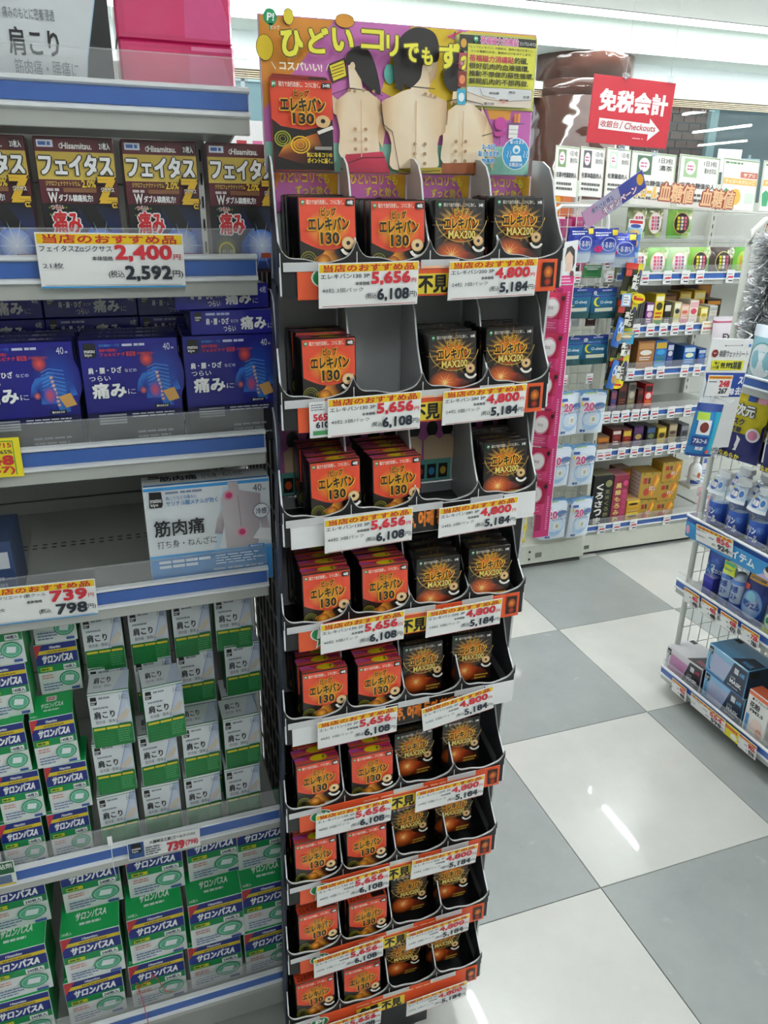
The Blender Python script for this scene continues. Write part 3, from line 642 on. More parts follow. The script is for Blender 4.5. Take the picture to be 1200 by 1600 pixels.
for i, (x, zz, y) in enumerate(((-.20, z + .001, 1.31), (-.055, z + .001, 1.31), (.09, z + .001, 1.31), (-.20, z + .038, 1.31), (-.055, z + .038, 1.31), (.09, z + .038, 1.31), (-.20, z + .075, 1.31), (-.055, z + .075, 1.31), (.09, z + .075, 1.31), (-.19, z + .112, 1.31), (-.05, z + .112, 1.31), (.09, z + .112, 1.31), (-.17, z + .149, 1.31), (-.03, z + .149, 1.31), (.11, z + .149, 1.31), (-.17, z + .186, 1.31), (-.03, z + .186, 1.312), (.11, z + .186, 1.31))):
    lb = ('left', 'middle', 'right')[i % 3]
    OB('carton', mf, None, (x, y, zz), (0, 0, .01 * ((i * 7) % 5 - 2)), 'blue carton in the dark %s pile at the shelf back, %s from below' % (lb, ORD[i // 3]), 'carton', 'blue cartons piled at the shelf back')
# fourth shelf
OB('carton', musclebox(), None, (.112, 1.158, SZ[3] - .028), (0, 0, -.02), label='white and sky-blue muscle pain carton alone on the empty shelf', cat='carton')
m = kiyogreen(); z = SZ[3] - .028
mm = MB('card'); mm.box(-.03, .03, 0, .12, 0, .11, '3c4c70', ch=.001); F = front(mm, .06, .11); F.rect(.02, .02, .98, .98, '32456e'); F.rect(.1, .6, .9, .85, 'c8ccd4'); F.bars(.1, .2, .9, .5, 3, '9aa4bc'); OB('carton', mm, None, (-.215, 1.18, z), label='dark blue carton at the left end of the nearly empty shelf', cat='carton')
# fifth shelf: white and green small cartons, four columns
z = SZ[4] - .028; me = m; H = .1125
cols = (-.090, -.013, .062, .137)
cn = ('leftmost', 'second', 'third', 'rightmost')
def kg(x, y, zz, r, lb): OB('carton', me, None, (x, y, zz), (0, 0, r), 'small white and green stiff-shoulder carton, ' + lb, 'carton', 'white and green cartons on the fifth shelf')
for c, x in enumerate(cols):
    kg(x, 1.178, z, (.02, -.02, .01, 0)[c], 'bottom of the %s front stack' % cn[c]); kg(x + .005, 1.180, z + H, (-.03, .03, .0, .02)[c], 'second up in the %s front stack' % cn[c])
kg(-.078, 1.165, z + 2 * H, -.05, 'standing on top of the leftmost front stack'); kg(.010, 1.150, z + 2 * H + .004, .06, 'standing proud on top of the second front stack')
for c, x in enumerate(cols):
    for l in range(4):
        if l >= 2 or c > 1:
            kg(x + .012 + (.012 if (c == 3 and l == 2) else 0), 1.248, z + l * H - .012 * (l == 2) - (.01 if l == 3 else 0) + .012 * (l == 2), .02 * ((c + l) % 3 - 1), 'in the back row, %s stack, %s level' % (cn[c], ORD[l]))
ms = salon(False); H = .1002
for c, x in enumerate((-.245, -.168)):
    for l in range(5):
        for q in range(2 if l > 2 else 1):
            xx = x + (-.006, .004, -.004, .012, .016)[l]; yy = 1.176 + (.05 if l > 2 and c == 1 else 0) + (.0 if l < 3 else .02)
            if q: continue
            OB('carton', ms, None, (xx, yy, z + l * H), (0, 0, (.02, -.01, .03, 0, -.02)[l]), 'small green and navy patch carton, %s column, %s from the shelf' % (('left', 'right')[c], ORD[l]), 'carton', 'small green patch cartons on the fifth shelf')
for l in range(5): OB('carton', ms, None, (-.325, 1.178, z + l * H), (0, 0, .01), 'small green patch carton in the column cut off by the picture edge, %s level' % ORD[l], 'carton', 'small green patch cartons on the fifth shelf')
# bottom shelf: large green cartons
mb_ = salon(True); z = SZ[5] - .028; H = .1185
cn5 = ('leftmost', 'second', 'third', 'fourth', 'rightmost')
for c, x in enumerate((-.305, -.183, -.062, .055, .170)):
    for l in range(3):
        y = 1.176 + (.055 if l == 2 else 0) + .004 * ((c + l) % 2); xx = x + .010 * l * (1 if c < 4 else .3)
        OB('carton', mb_, None, (xx - (.012 if c == 0 else 0), y, z + l * H), (0, 0, .012 * ((c * 2 + l) % 3 - 1)), 'large green patch carton, %s column, %s layer of the bottom shelf' % (cn5[c], ('lowest', 'middle', 'top')[l]), 'carton', 'large green patch cartons')
for c, x in enumerate((-.427, -.548)):
    for l in range(3): OB('carton', mb_, None, (x, 1.18, z + l * H), label='large green patch carton beyond the picture edge, %s column, %s layer' % (('near', 'far')[c], ('lowest', 'middle', 'top')[l]), cat='carton', group='large green patch cartons')
OB('carton', mb_, None, (.178, 1.30, z + 2 * H + .119), (-math.pi / 2, 0, math.pi / 2), 'large green patch carton on its side by the end grid, its green face showing', 'carton', 'large green patch cartons')
# shelf price cards
OB('price_card', price_card(.187, .070, 'フェイタスZαジクサス', '21枚', '2,400', '2,592', 'b8bcc0', bline='3a9ad8'), None, (.009, 1.1375, 1.558), (.05, .01, 0), 'price card reading 2,400 yen on the second blue rail', 'price card')
OB('price_card', price_card(.155, .062, '鎮痛クリエート(筋クール', '40枚', '739', '798', 'b8bcc0', bline='3a9ad8'), None, (-.150, 1.1375, 1.068), (.05, .03, 0), 'price card reading 739 yen with a yellow heading, on the fourth rail at left', 'price card')
m = MB('card'); w, h = .128, .045; m.box(-w / 2, w / 2, 0, .0012, 0, h, 'eef0f0', ch=.0003); F = front(m, w, h); F.rect(.01, .06, .22, .94, '2a4f8c'); logo_mk(F, .04, .35, .19, .9); F.text('大鵬薬品工業)ゴールドパスE', .30, .70, .93, .9, '2b2e34', .02); F.bars(.24, .1, .46, .62, 4, '60646c', seed=1); F.rect(.235, .1, .238, .65, '7a9ac8')
F.text('739', .54, .1, .77, .58, 'd02c3c', .05); F.text('(798)', .79, .16, .97, .52, 'd02c3c', .03)
OB('price_card', m, None, (-.018, 1.1375, .552), (.1, .03, 0), label='small white card with a blue square, 739 yen, on the fifth rail', cat='price card')
m = MB('card'); w, h = .09, .058; m.box(-w / 2, w / 2, 0, .0012, 0, h, 'f0dc28', ch=.0003); F = front(m, w, h); F.rect(.02, .03, .98, .97, 'f2e02a'); F.line([(.9, .06), (.9, .92), (.1, .92)], .0012, '2e8a3c'); F.text('~7/15', .55, .76, .88, .88, 'c83030', .02); F.text('下部65%', .5, .6, .88, .72, '30353c', .02); F.text('348', .4, .33, .88, .56, 'c82c34', .06); F.text('367)', .45, .08, .88, .28, 'c82c34', .05)
OB('price_card', m, None, (-.189, 1.137, 1.302), (.04, .02, 0), label='yellow price card at the left edge on the third rail', cat='price card')
m = MB('card'); w, h = .07, .055; m.box(-w / 2, w / 2, 0, .0012, 0, h, 'dfe6e0', ch=.0003); F = front(m, w, h); F.rect(.02, .5, .98, .97, '25603c'); F.text('的貼劑', .5, .72, .95, .92, 'e8efe8', .02); F.rect(.5, .12, .9, .45, '5a6e8c'); F.rect(.5, .03, .97, .1, 'd8b83c')
OB('shelf_card', m, None, (-.300, 1.137, .565), (.04, .02, 0), label='small dark green leaflet on the fifth rail at the left edge', cat='card')
m = MB('card'); w, h = .14, .03; m.box(-w / 2, w / 2, 0, .0012, 0, h, 'eef0f0', ch=.0003); F = front(m, w, h); F.rect(.5, .3, .96, .95, 'f0c81e'); F.text('すすめ品', .54, .4, .92, .88, 'c8282c', .04)
OB('price_card', m, None, (-.262, 1.137, .118), (.04, .0, 0), label='yellow-headed price card on the lowest rail at the bottom left', cat='price card')
m = MB('plastic'); m.tube([(0, 0, .006), (.001, -.006, .0), (0, -.008, -.04), (.002, -.006, -.075)], .0008, 'e8ecee', 'plastic', 5); m.box(-.004, .004, -.002, .0, -.0, .02, 'f4f4f4', 'plastic', ch=.0005)
OB('cable_tie', m, None, (-.108, 1.138, .60), label='thin white cable tie hanging from the fifth rail', cat='cable tie')
m = MB('plastic'); m.tube([(-.075, 0, .10), (-.045, -.004, .118), (-.05, -.002, .128), (-.04, -.003, .112), (-.028, -.002, .068), (-.012, -.003, .060)], .0009, 'c8323c', 'plastic', 5)
m.tube([(-.078, 0, .112), (-.072, -.004, .06), (-.068, -.003, .0), (-.072, -.002, -.035)], .0008, 'c8323c', 'plastic', 5)
OB('red_string', m, None, (-.022, 1.136, .135), label='torn red plastic string hanging over the large green cartons', cat='string')

# ------------------------------------------------------------------ cardboard plaster display
DY = 1.06; DW = .44
RZ = (1.593, 1.404, 1.218, 1.032, .845, .650, .472, .286, .100)
def lx(z): return .178 + .026 * z           # slight lean in the image, built by stepping trays sideways and shearing the shell
K, CAM_OFF_Z = .93, .1163                        # scale of the stand group about the camera, and the height offset that follows
def dpos(x, y, z): return (K * x, K * y, K * z + CAM_OFF_Z)
disp = EM('display_stand', dpos(lx(0) + DW / 2, DY + .1, 0), label='tall cardboard plaster display with nine trays and a colourful header', cat='display stand')
disp.scale = (K, K, K)
dl = (-(lx(0) + DW / 2), -(DY + .1), 0)
def DP(name, m, loc=(0, 0, 0), rot=(0, 0, 0), parent=None):
    return OB(name, m, parent or disp, (dl[0] + loc[0], dl[1] + loc[1], loc[2]) if parent is None else loc, rot)
def slab(x0a, x1a, x0b, x1b, y0, y1, z0, z1, col, front_=None, e=0):
    m = MB('card'); P = [(x0a, y0, z0), (x1a, y0, z0), (x1a + e, y1, z0), (x0a + e, y1, z0), (x0b, y0, z1), (x1b, y0, z1), (x1b + e, y1, z1), (x0b + e, y1, z1)]
    for f, c in (((0, 3, 2, 1), col), ((4, 5, 6, 7), col), ((0, 1, 5, 4), front_ or col), ((2, 3, 7, 6), col), ((1, 2, 6, 5), col), ((3, 0, 4, 7), col)): m.poly([P[k] for k in f], c)
    return m
SK = .022                                   # the depth direction runs slightly to the right
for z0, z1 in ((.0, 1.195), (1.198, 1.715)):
    DP('back_panel', slab(lx(z0) + SK, lx(z0) + DW + SK, lx(z1) + SK, lx(z1) + DW + SK, 1.215, 1.219, z0, z1, 'c6c8ca' if z0 > 1 else '85878b'))  # lower part darker: shade inside the lower rows put into the colour
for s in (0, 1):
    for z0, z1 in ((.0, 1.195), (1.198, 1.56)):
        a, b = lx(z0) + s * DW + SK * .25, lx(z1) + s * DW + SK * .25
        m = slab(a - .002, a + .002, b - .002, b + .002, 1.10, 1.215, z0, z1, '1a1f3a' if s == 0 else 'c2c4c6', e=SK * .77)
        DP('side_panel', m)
m = MB('card'); m.box(.27, .52, 1.12, 1.20, -CAM_OFF_Z / K, .05, '222326'); DP('base', m)  # added support, fills the gap between the raised stand and the floor
# trays
def tray(kind):
    """origin: left front of the tray at the band top line"""
    m = MB('card'); W = DW; D = .15
    m.prism([(.003, .002), (W - .003, .002), (W - .003 + .022, D), (.025, D)], 'z', -.045, -.043, '151517'); m.box(.003, W - .003, .0, .0025, -.046, -.002, '17171a')
    sw = W / 4
    # wavy lip
    for c in range(4):
        a0, a1 = c * sw, (c + 1) * sw; n = 24
        top = [(a0 + sw * i / n, .003 + .024 * abs(2 * i / n - 1) ** 7 + .0045 * math.sin(math.pi * i / n) ** 2 * math.sin(2.2 * math.pi * i / n + .5)) for i in range(n + 1)]
        vs = [(x, .0, z) for x, z in top] + [(x, .0, -.006) for x, _ in top]
        m.mesh(vs, [(n + 1 + i, n + 2 + i, i + 1, i) for i in range(n)], '121214'); m.mesh([(x, .003, z) for x, _, z in vs], [(i, i + 1, n + 2 + i, n + 1 + i) for i in range(n)], '2a2a2e')
        m.mesh([(x, .0, z) for x, z in top] + [(x, .003, z) for x, z in top], [(i, i + 1, n + 2 + i, n + 1 + i) for i in range(n)], 'd8dadc')
        vs = [(x, -.0004, z) for x, z in top] + [(x, -.0004, z - .0012) for x, z in top]; m.mesh(vs, [(n + 1 + i, n + 2 + i, i + 1, i) for i in range(n)], 'c8cacc')
    return m.build('tray')
def divider(up, side):
    """scooped side wall between two slots"""
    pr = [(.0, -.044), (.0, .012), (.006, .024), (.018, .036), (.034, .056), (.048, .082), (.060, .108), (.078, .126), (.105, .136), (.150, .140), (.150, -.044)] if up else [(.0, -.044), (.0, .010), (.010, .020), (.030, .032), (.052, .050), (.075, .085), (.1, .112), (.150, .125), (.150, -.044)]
    m = MB('card'); c = ('c2c4c6' if up else '55565b'); m.prism(pr, 'x', -.0013, .0013, c if side != 0 else '15182c', edge='dfe1e3'); return m.build('divider')  # lower-row walls get a darker grey, their shadow painted into the colour
def band_orange():
    m = MB('card'); W, h = .405, .047; m.box(0, W, 0, .0015, 0, h, 'd9562e', ch=.0003); F = Frame(m, (0, 0, 0), (W, 0, 0), (0, 0, h), 'card')
    F.rect(.003, .02, .997, .98, 'e0592f'); F.rect(.03, .58, .12, .6, 'e0592f')
    F.ell(.10, .62, .052, .30, 'f4f2ee'); F.poly([(.08, .5), (.13, .45), (.07, .04)][::-1], 'f4f2ee'); F.ell(.10, .62, .046, .265, '1d8f4e'); F.poly([(.085, .5), (.12, .45), (.077, .12)][::-1], '1d8f4e', up=0); F.text('P!', .075, .44, .125, .80, 'ffffff', .04, slant=.15)
    F.rect(.30, .06, .57, .66, 'e8cf3c'); F.text('你看', .32, .1, .42, .60, '1a1712', .05); F.text('不見', .44, .10, .55, .60, '1a1712', .05)
    F.bars(.3, .78, .8, .92, 1, 'f4b890', seed=3); F.rect(.935, .16, .985, .9, '1c1512'); F.ell(.96, .6, .02, .2, 'e88a2a', '7a2410'); F.ell(.96, .3, .016, .14, 'c83a1c', '3a1410')
    return m.build('band')
def band_white():
    m = MB('card'); W, h = .425, .047; m.box(0, W, 0, .0015, 0, h, 'e8e9ea', ch=.0003); F = Frame(m, (0, 0, 0), (W, 0, 0), (0, 0, h), 'card')
    F.rect(.003, .02, .997, .98, 'e6e7e8'); F.rect(.40, .02, .86, .98, '161414'); F.text('경추, 어깨 등의 혈액순환 개선', .415, .2, .85, .80, 'e8842a', .05)
    return m.build('band')
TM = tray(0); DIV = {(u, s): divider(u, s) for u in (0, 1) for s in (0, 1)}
BO, BW = band_orange(), band_white()
holder = MB('plastic'); holder.box(0, .06, 0, .001, 0, .012, 'c9cacc', ch=.0002); holder = holder.build()
tray_of = []
for r, z in enumerate(RZ):
    x0 = lx(z); up = 1 if r < 3 else 0
    t = DP('tray', TM, (x0, DY, z), (0, -.012 if up else 0, 0)); tray_of.append(t)
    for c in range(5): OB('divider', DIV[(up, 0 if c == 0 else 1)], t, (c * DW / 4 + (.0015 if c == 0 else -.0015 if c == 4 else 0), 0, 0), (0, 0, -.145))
    OB('front_band', BW if r in (2, 4) else BO, t, (.012 if r in (2, 4) else .024, -.0025, -.050))
    for hx_ in (.02, .22, .33): OB('price_holder', holder, t, (hx_ - .015, -.0042, -.012))
# printed backing cards in the slots
def backing(tall):
    w, h = .098, (.15 if tall else .06); m = MB('card'); m.box(-w / 2, w / 2, 0, .001, 0, h, 'c46ab0'); F = front(m, w, h); q = (lambda b: 1 - (1 - b) * .06 / h)
    F.rect(.01, .01, .99, .99, 'c66cb2'); F.poly([(.99, .99), (.7, .99), (.99, q(.2))], 'd9a82e'); F.ell(.93, q(.6), .06, .12 * .06 / h, 'e0b030'); F.poly([(.01, q(.5)), (.01, .99), (.12, .99)][::-1], 'd98a2e')
    F.text('ひどいコリでも', .08, q(.70), .86, q(.94), 'ece04a', .03); F.text('ずっと効く。', .32, q(.42), .9, q(.64), 'ece04a', .03)
    if tall:
        for cx in (.25, .6, .9):
            F.ell(cx, .66, .11, .10, '17130f'); F.poly([(cx - .15, .28), (cx + .15, .28), (cx + .16, .52), (cx + .05, .58), (cx - .05, .58), (cx - .16, .52)], 'e2c4a0')
        F.rect(.01, .01, .99, .28, '5fa8a0')
        for k in range(4): F.rect(.06 + .23 * k, .04, .24 + .23 * k, .22, '1f1c1c', up=(1 if k == 0 else 0))
        for k in range(4): F.ell(.15 + .23 * k, .13, .06, .05, ('d85a2a', 'b83a3a', '3a8ac0', 'c8a03a')[k], up=(1 if k == 0 else 0))
    else: F.ell(.55, q(.2), .13, .2 * .06 / h, '17130f')
    return m.build('backing')
B1, B2 = backing(False), backing(True)
for c in range(4):
    DP('backing_card', B1, (lx(1.66) + SK + (c + .5) * DW / 4, 1.212, 1.655)); DP('backing_card', B2, (lx(1.25) + SK + (c + .5) * DW / 4, 1.212, 1.200))
# packs
PR, PR2, PB = pack130(True), pack130(False), pack200()
rowname = ['topmost', 'second', 'third', 'fourth', 'fifth', 'sixth', 'seventh', 'eighth', 'lowest']
slot = ['leftmost', 'second', 'third', 'rightmost']
OFF = (.293, .293, .300, .284, .275, .262, .252, .254, .243)
for r, z in enumerate(RZ):
    for c in range(4):
        if (r, c) in ((1, 1), (2, 2)): continue
        red = c < 2; me = (PR2 if r >= 7 else PR) if red else PB
        n = 5 if red else (4 if r < 4 else 3)
        xc = OFF[r] + (.0, .102, .198, .294)[c] + (.006 if r > 5 and c > 1 else 0)
        zb = z - .021 + (.004 if c in (0, 3) else 0) + (.003 if r > 4 else 0) + (.004 if not red and r < 3 else 0)
        y0 = DY + .009 + (0 if red else (.0 if r < 4 else .03))
        rnd = random.Random(r * 10 + c); step = .0275 if red else (.028 if r < 4 else .030)
        for k in range(n):
            tilt = -.05 if red else -.07
            rz = rnd.uniform(-.03, .03) + (-.03 if c == 3 else 0)
            o = OB('patch_pack', me, None, dpos(xc + rnd.uniform(-.003, .001) + (.0008 if red else .003) * k, y0 + k * step * .92, zb + rnd.uniform(0, .003) + .0005 * k), (tilt + rnd.uniform(-.015, .015), rnd.uniform(-.01, .01) - .012 * (r < 3), rz),
               ('%s pack %s in the %s slot, %s tray' % ('red patch' if red else 'black and gold patch', 'in front' if k == 0 else ORD[k] + ' from front', slot[c], rowname[r])), 'pack', '%s packs in the plaster display' % ('red' if red else 'black')); o.scale = (K, K, K)
# price cards on the trays
CL = price_card(.146, .060, 'エレキバン130 3P', '48粒 3個パック', '5,656', '6,108'); CR = price_card(.143, .055, 'エレキバン200 3P', '24粒 3個パック', '4,800', '5,184')
for r, (l, zl, rr, zr, al, ar) in enumerate(((.344, 1.563, .536, 1.570, -.02, -.03), (.354, 1.377, .535, 1.382, -.02, -.03), (.346, 1.190, .537, 1.192, -.03, -.04), (.336, 1.007, .521, 1.004, -.02, -.02), (.327, .817, .523, .815, -.02, -.14), (.319, .615, .513, .620, 0, -.02), (.318, .446, .508, .448, -.02, .01), (.308, .257, .503, .255, -.03, -.03), (.305, .056, .509, .050, 0, -.03))):
    for (x, z, a, me, p) in ((l, zl, al, CL, '5,656'), (rr, zr, ar, CR, '4,800')):
        o = OB('price_card', me, None, dpos(x, DY - .012, z - .029), (.10, a, 0), '%s price card of %s yen on the %s tray of the plaster display' % ('left' if me is CL else 'right', p, rowname[r]), 'price card', 'price cards on the plaster display'); o.scale = (K, K, K)
m = MB('card'); w, h = .05, .055; m.box(-w / 2, w / 2, 0, .001, 0, h, 'f0f1f2'); F = front(m, w, h); F.bars(.05, .75, .5, .95, 3, '8a8e96'); F.text('5656', .12, .48, .7, .66, 'd2303c', .06); F.text('6108', .2, .28, .7, .44, '262e3a', .05); F.rect(.1, .08, .7, .2, '4a9a5c')
OB('price_card', m, None, dpos(.280, DY - .007, 1.347), (.08, -.02, 0), label='small older price card half hidden behind the second tray card', cat='price card').scale = (K, K, K)

# header board
def header():
    W, H = .430, .198; m = MB('card'); m.box(0, W, 0, .004, 0, H, 'd8d0c8', ch=.0008)
    F = Frame(m, (0, 0, 0), (W, 0, 0), (0, 0, H), 'card')
    def q(cx, cy):
        u = (cx - 20) / 1112.; top = 62 + 58 * u; bot = 708 + 12 * u; return (min(.995, max(.005, u)), min(.99, max(.01, (bot - cy) / (bot - top))))
    def Q(*p): return [q(p[i], p[i + 1]) for i in range(0, len(p), 2)]
    def PL(col, *p, up=1, sm=0):
        pts = Q(*p)
        if sm:                                  # rounded outline through the points
            n = len(pts); c4 = [hx(c) for c in (col if isinstance(col, list) else [col] * n)]; np_, nc = [], []
            for i in range(n):
                p0, p1, p2, p3 = pts[i - 1], pts[i], pts[(i + 1) % n], pts[(i + 2) % n]
                for j in range(4):
                    t = j / 4; f = lambda a, b, c, d: .5 * (2 * b + (c - a) * t + (2 * a - 5 * b + 4 * c - d) * t * t + (3 * b - a - 3 * c + d) * t ** 3)
                    np_.append((min(.995, max(.005, f(p0[0], p1[0], p2[0], p3[0]))), min(.99, max(.01, f(p0[1], p1[1], p2[1], p3[1]))))); nc.append(mixc(c4[i], c4[(i + 1) % n], t))
            pts, col = np_, nc
        a = sum(pts[i][0] * pts[(i + 1) % len(pts)][1] - pts[(i + 1) % len(pts)][0] * pts[i][1] for i in range(len(pts)))
        if a < 0:
            pts.reverse(); col = col[::-1] if isinstance(col, list) else col
        # fan from the centroid keeps concave outlines simple
        F.poly(pts, col, up=up)
    def T(t, x0, y0, x1, y1, col, b=.02, **k):
        a = q(x0, y1); c = q(x1, y0); F.text(t, a[0], a[1], c[0], c[1], col, b, **k)
    def E(col, cx, cy, rx, ry, rim=None, **k): a = q(cx, cy); F.ell(a[0], a[1], rx / 1112., ry / 640., col, rim, **k)
    def L(w, col, *p, **k): F.line(Q(*p), w, col, **k)
    F.rect(.003, .006, .997, .994, 'd274be')
    PL('e0902e', 20, 62, 300, 75, 20, 440); PL('e6c21e', 600, 92, 1135, 122, 1130, 420, 880, 430, 740, 500, 480, 360, 520, 220)
    PL('d274be', 745, 135, 790, 103, 830, 106, 780, 150); PL('c768b4', 1100, 420, 1132, 420, 1132, 600, 930, 600, 900, 425); PL('e09a3c', 925, 425, 1035, 425, 1030, 475, 940, 470)
    PL('96d3c2', 20, 575, 1132, 590, 1132, 718, 20, 708)
    for k in range(26): x = 40 + k * 42; L(.0005, '7fc4b2', x, 580, x - 60, 708, up=(1 if k == 0 else 0))
    PL('9c6cb4', 560, 575, 600, 400, 620, 575); 
    # coins and little props
    for cx, cy, rx, ry, c in ((40, 195, 30, 50, 'e8c81e'), (338, 82, 36, 26, 'e2992c'), (130, 75, 18, 30, 'ead33a'), (1035, 640, 0, 0, 'e8c81e')):
        if rx: E('3a2c10', cx, cy, rx + 2, ry + 2); E(c, cx, cy, rx, ry)
    PL('4a2a18', 268, 258, 335, 228, 345, 305, 285, 332); PL('f2e23a', 276, 262, 332, 238, 340, 300, 290, 322)
    for k in range(4): L(.0012, '8a5a1a', 284, 270 + k * 13, 330, 252 + k * 13, up=(1 if k == 0 else 0))
    PL('d92f2f', 745, 138, 800, 112, 802, 117, 748, 143); E('5bb8a8', 510, 290, 22, 42)
    # desk and chair
    L(.0012, '3a6a70', 1015, 488, 1095, 490); PL('f2f2ee', 1025, 495, 1068, 496, 1066, 550, 1025, 552); L(.0006, '8a8a86', 1025, 515, 1067, 516); L(.0006, '8a8a86', 1025, 533, 1067, 534)
    E('c8489c', 985, 490, 26, 30); PL('b8408c', 958, 525, 1012, 525, 1005, 545, 965, 545); L(.001, '7a2a60', 985, 545, 985, 580)
    for k, c in enumerate(('e0902e', 'd8762a', 'e8a83a')): PL(c, 1045 + 9 * k, 447, 1053 + 9 * k, 447, 1053 + 9 * k, 485, 1045 + 9 * k, 485)
    # three women seen from behind
    sk, sh, li = 'ecd3ae', 'c99f74', 'f7e6cc'
    def back(cx, top, bot, hw, wa, col_pants, pant_top, sy=1.0):
        PL([sh, sk, li, li, sk, sh, sk, li, li, sk], cx - hw, top + 50, cx - hw * .62, top + 8, cx - hw * .22, top - 18, cx + hw * .22, top - 18, cx + hw * .62, top + 8, cx + hw, top + 50, cx + wa * 1.05, bot - 110, cx + wa, bot, cx - wa, bot, cx - wa * 1.05, bot - 110, sm=1)
    # left one
    PL([sk, sh, sh, sk], 282, 380, 335, 430, 330, 480, 285, 455); PL([sk, sh, sk, sh], 455, 380, 492, 520, 480, 600, 430, 500)
    back(385, 370, 640, 92, 72, 0, 0)
    PL([li, sk, sk, li], 345, 260, 385, 250, 400, 350, 350, 350); PL('16110f', 335, 245, 350, 205, 385, 182, 425, 200, 455, 270, 472, 372, 440, 362, 405, 330, 385, 300, 362, 262, sm=1); E(sk, 362, 262, 10, 16)
    PL(['b02c48', 'c83c58', 'c83c58', 'b02c48', '9c2440'], 330, 628, 400, 622, 480, 614, 512, 718, 316, 712)
    L(.0010, '2a1c14', 280, 378, 345, 352, 455, 362, 478, 382); L(.001, '2a1c14', 332, 668, 400, 642, 490, 640)
    # right one
    PL([sk, sh, sh, sk, sk], 895, 420, 945, 520, 965, 640, 955, 700, 890, 520); back(820, 425, 665, 100, 84, 0, 0)
    PL([li, li, sk, sk], 770, 350, 815, 350, 820, 400, 765, 400); E('16110f', 770, 300, 44, 62); E('16110f', 790, 215, 26, 30)
    PL(['9a5430', 'b0663a', 'b0663a', '8a4a2a'], 728, 664, 905, 660, 912, 718, 724, 716); L(.001, '2a1c14', 740, 400, 800, 388, 895, 410, 950, 525); L(.001, '2a1c14', 900, 545, 950, 530)
    # middle one
    PL([sk, sh, sh, sk], 470, 400, 530, 470, 520, 560, 486, 515); PL([sk, sh, sh, sk], 700, 380, 745, 420, 738, 530, 700, 560)
    back(610, 372, 690, 138, 92, 0, 0)
    PL([li, sk, sh, sk, li], 595, 260, 690, 250, 675, 320, 660, 372, 590, 372); PL([sk, sk, sh, sh], 655, 215, 700, 225, 695, 300, 668, 330)
    PL('16110f', 522, 210, 545, 150, 590, 112, 640, 108, 685, 130, 704, 185, 700, 235, 672, 245, 640, 250, 628, 310, 585, 350, 565, 330, 555, 360, 530, 345, 520, 280, sm=1)
    E(sk, 664, 262, 12, 22)
    PL(['8a7a1e', 'b09c2c', 'b09c2c', '8a7a1e'], 545, 688, 725, 682, 728, 718, 540, 716); L(.001, '2a1c14', 520, 350, 600, 342, 690, 350); L(.001, '2a1c14', 470, 395, 478, 500, 516, 530, 545, 690, 600, 706, 720, 696); L(.001, '2a1c14', 745, 400, 742, 500)
    for cx, top in ((388, 522), (632, 582), (806, 570)):
        for dx in (-22, 20):
            for k in range(3): E('b08a62', cx + dx, top + 42 * k, 7, 8, up=(1 if dx < 0 and k == 0 else 0))
    for x, y in ((345, 362), (365, 366), (400, 362), (440, 365), (650, 372), (672, 376), (690, 382), (760, 408), (775, 402)): E('b08a62', x, y, 6, 7, up=0)
    for cx, a, b in ((390, 400, 640), (612, 400, 685), (812, 440, 655)): L(.0016, 'dcb98e', cx, a, cx, b)
    # product pack on the left
    PL('a82c1e', 42, 318, 58, 300, 250, 312, 276, 330, 280, 700, 48, 700); PL('17120f', 46, 330, 276, 332, 279, 697, 50, 697); PL('dc4528', 46, 330, 276, 332, 278, 480, 255, 510, 165, 528, 80, 512, 47, 482)
    E('f2b83a', 165, 440, 62, 70, 'dc4528'); PL('8a2418', 60, 303, 248, 314, 262, 322, 52, 318); PL('2a1512', 190, 312, 258, 316, 258, 324, 190, 322)
    PL(['7a3412', 'f0a02a', 'e8902a', 'a84a18', '2a1410', '17120f'], 62, 640, 90, 590, 160, 560, 215, 540, 235, 600, 180, 680); 
    for r_ in (12, 22, 32): a = q(84, 565); F.ring(a[0], a[1], r_ / 1112., r_ / 600., .18, '9aa02a', seg=14)
    for r_ in (14, 26, 38): a = q(150, 590); F.ring(a[0], a[1], r_ / 1112., r_ / 640., .15, 'e8c02a', seg=14)
    T('磁力で血行改善し、コリに効く。', 76, 336, 230, 352, 'f6e4d8'); PL('141010', 236, 336, 272, 336, 272, 358, 236, 358); T('24枚', 240, 340, 268, 354, 'ffffff')
    a = q(58, 342); logo_p(F, a[0], a[1], .009, W / H)
    T('ピップ', 132, 366, 188, 394, '14100c', .03, out='f0b232'); T('エレキバン', 78, 398, 246, 452, '14100c', .04, out='f0b232'); T('130', 122, 460, 204, 504, '14100c', .035, out='f0b232')
    E('dcb682', 236, 494, 28, 26); E('1c120c', 236, 492, 9, 9); PL('efe9e0', 212, 535, 270, 510, 276, 524, 218, 548)
    PL('9a948e', 202, 598, 268, 598, 268, 612, 202, 612); T('気になるコリの', 170, 624, 268, 642, 'f0d63a', .04); T('ポイントに届く。', 172, 648, 268, 668, 'f0d63a', .04); F.k += 1
    # lettering
    Y, O = 'f1ea4a', '6a5a1a'
    for t, x0, y0, x1, y1 in (('ひ', 92, 140, 166, 232), ('ど', 190, 128, 260, 218), ('い', 278, 130, 352, 208), ('コ', 386, 132, 468, 200), ('リ', 482, 150, 524, 225), ('で', 550, 180, 604, 246), ('も', 620, 195, 660, 258), ('ず', 690, 178, 768, 270), ('っ', 778, 225, 796, 275)):
        T(t, x0, y0, x1, y1, Y, .05, out=O, outw=.045, res=3)
    T('コスパいい!', 76, 264, 232, 292, 'f6f0d8', .03); L(.001, 'f6f0d8', 48, 262, 62, 290); L(.001, 'f6f0d8', 256, 266, 246, 292)
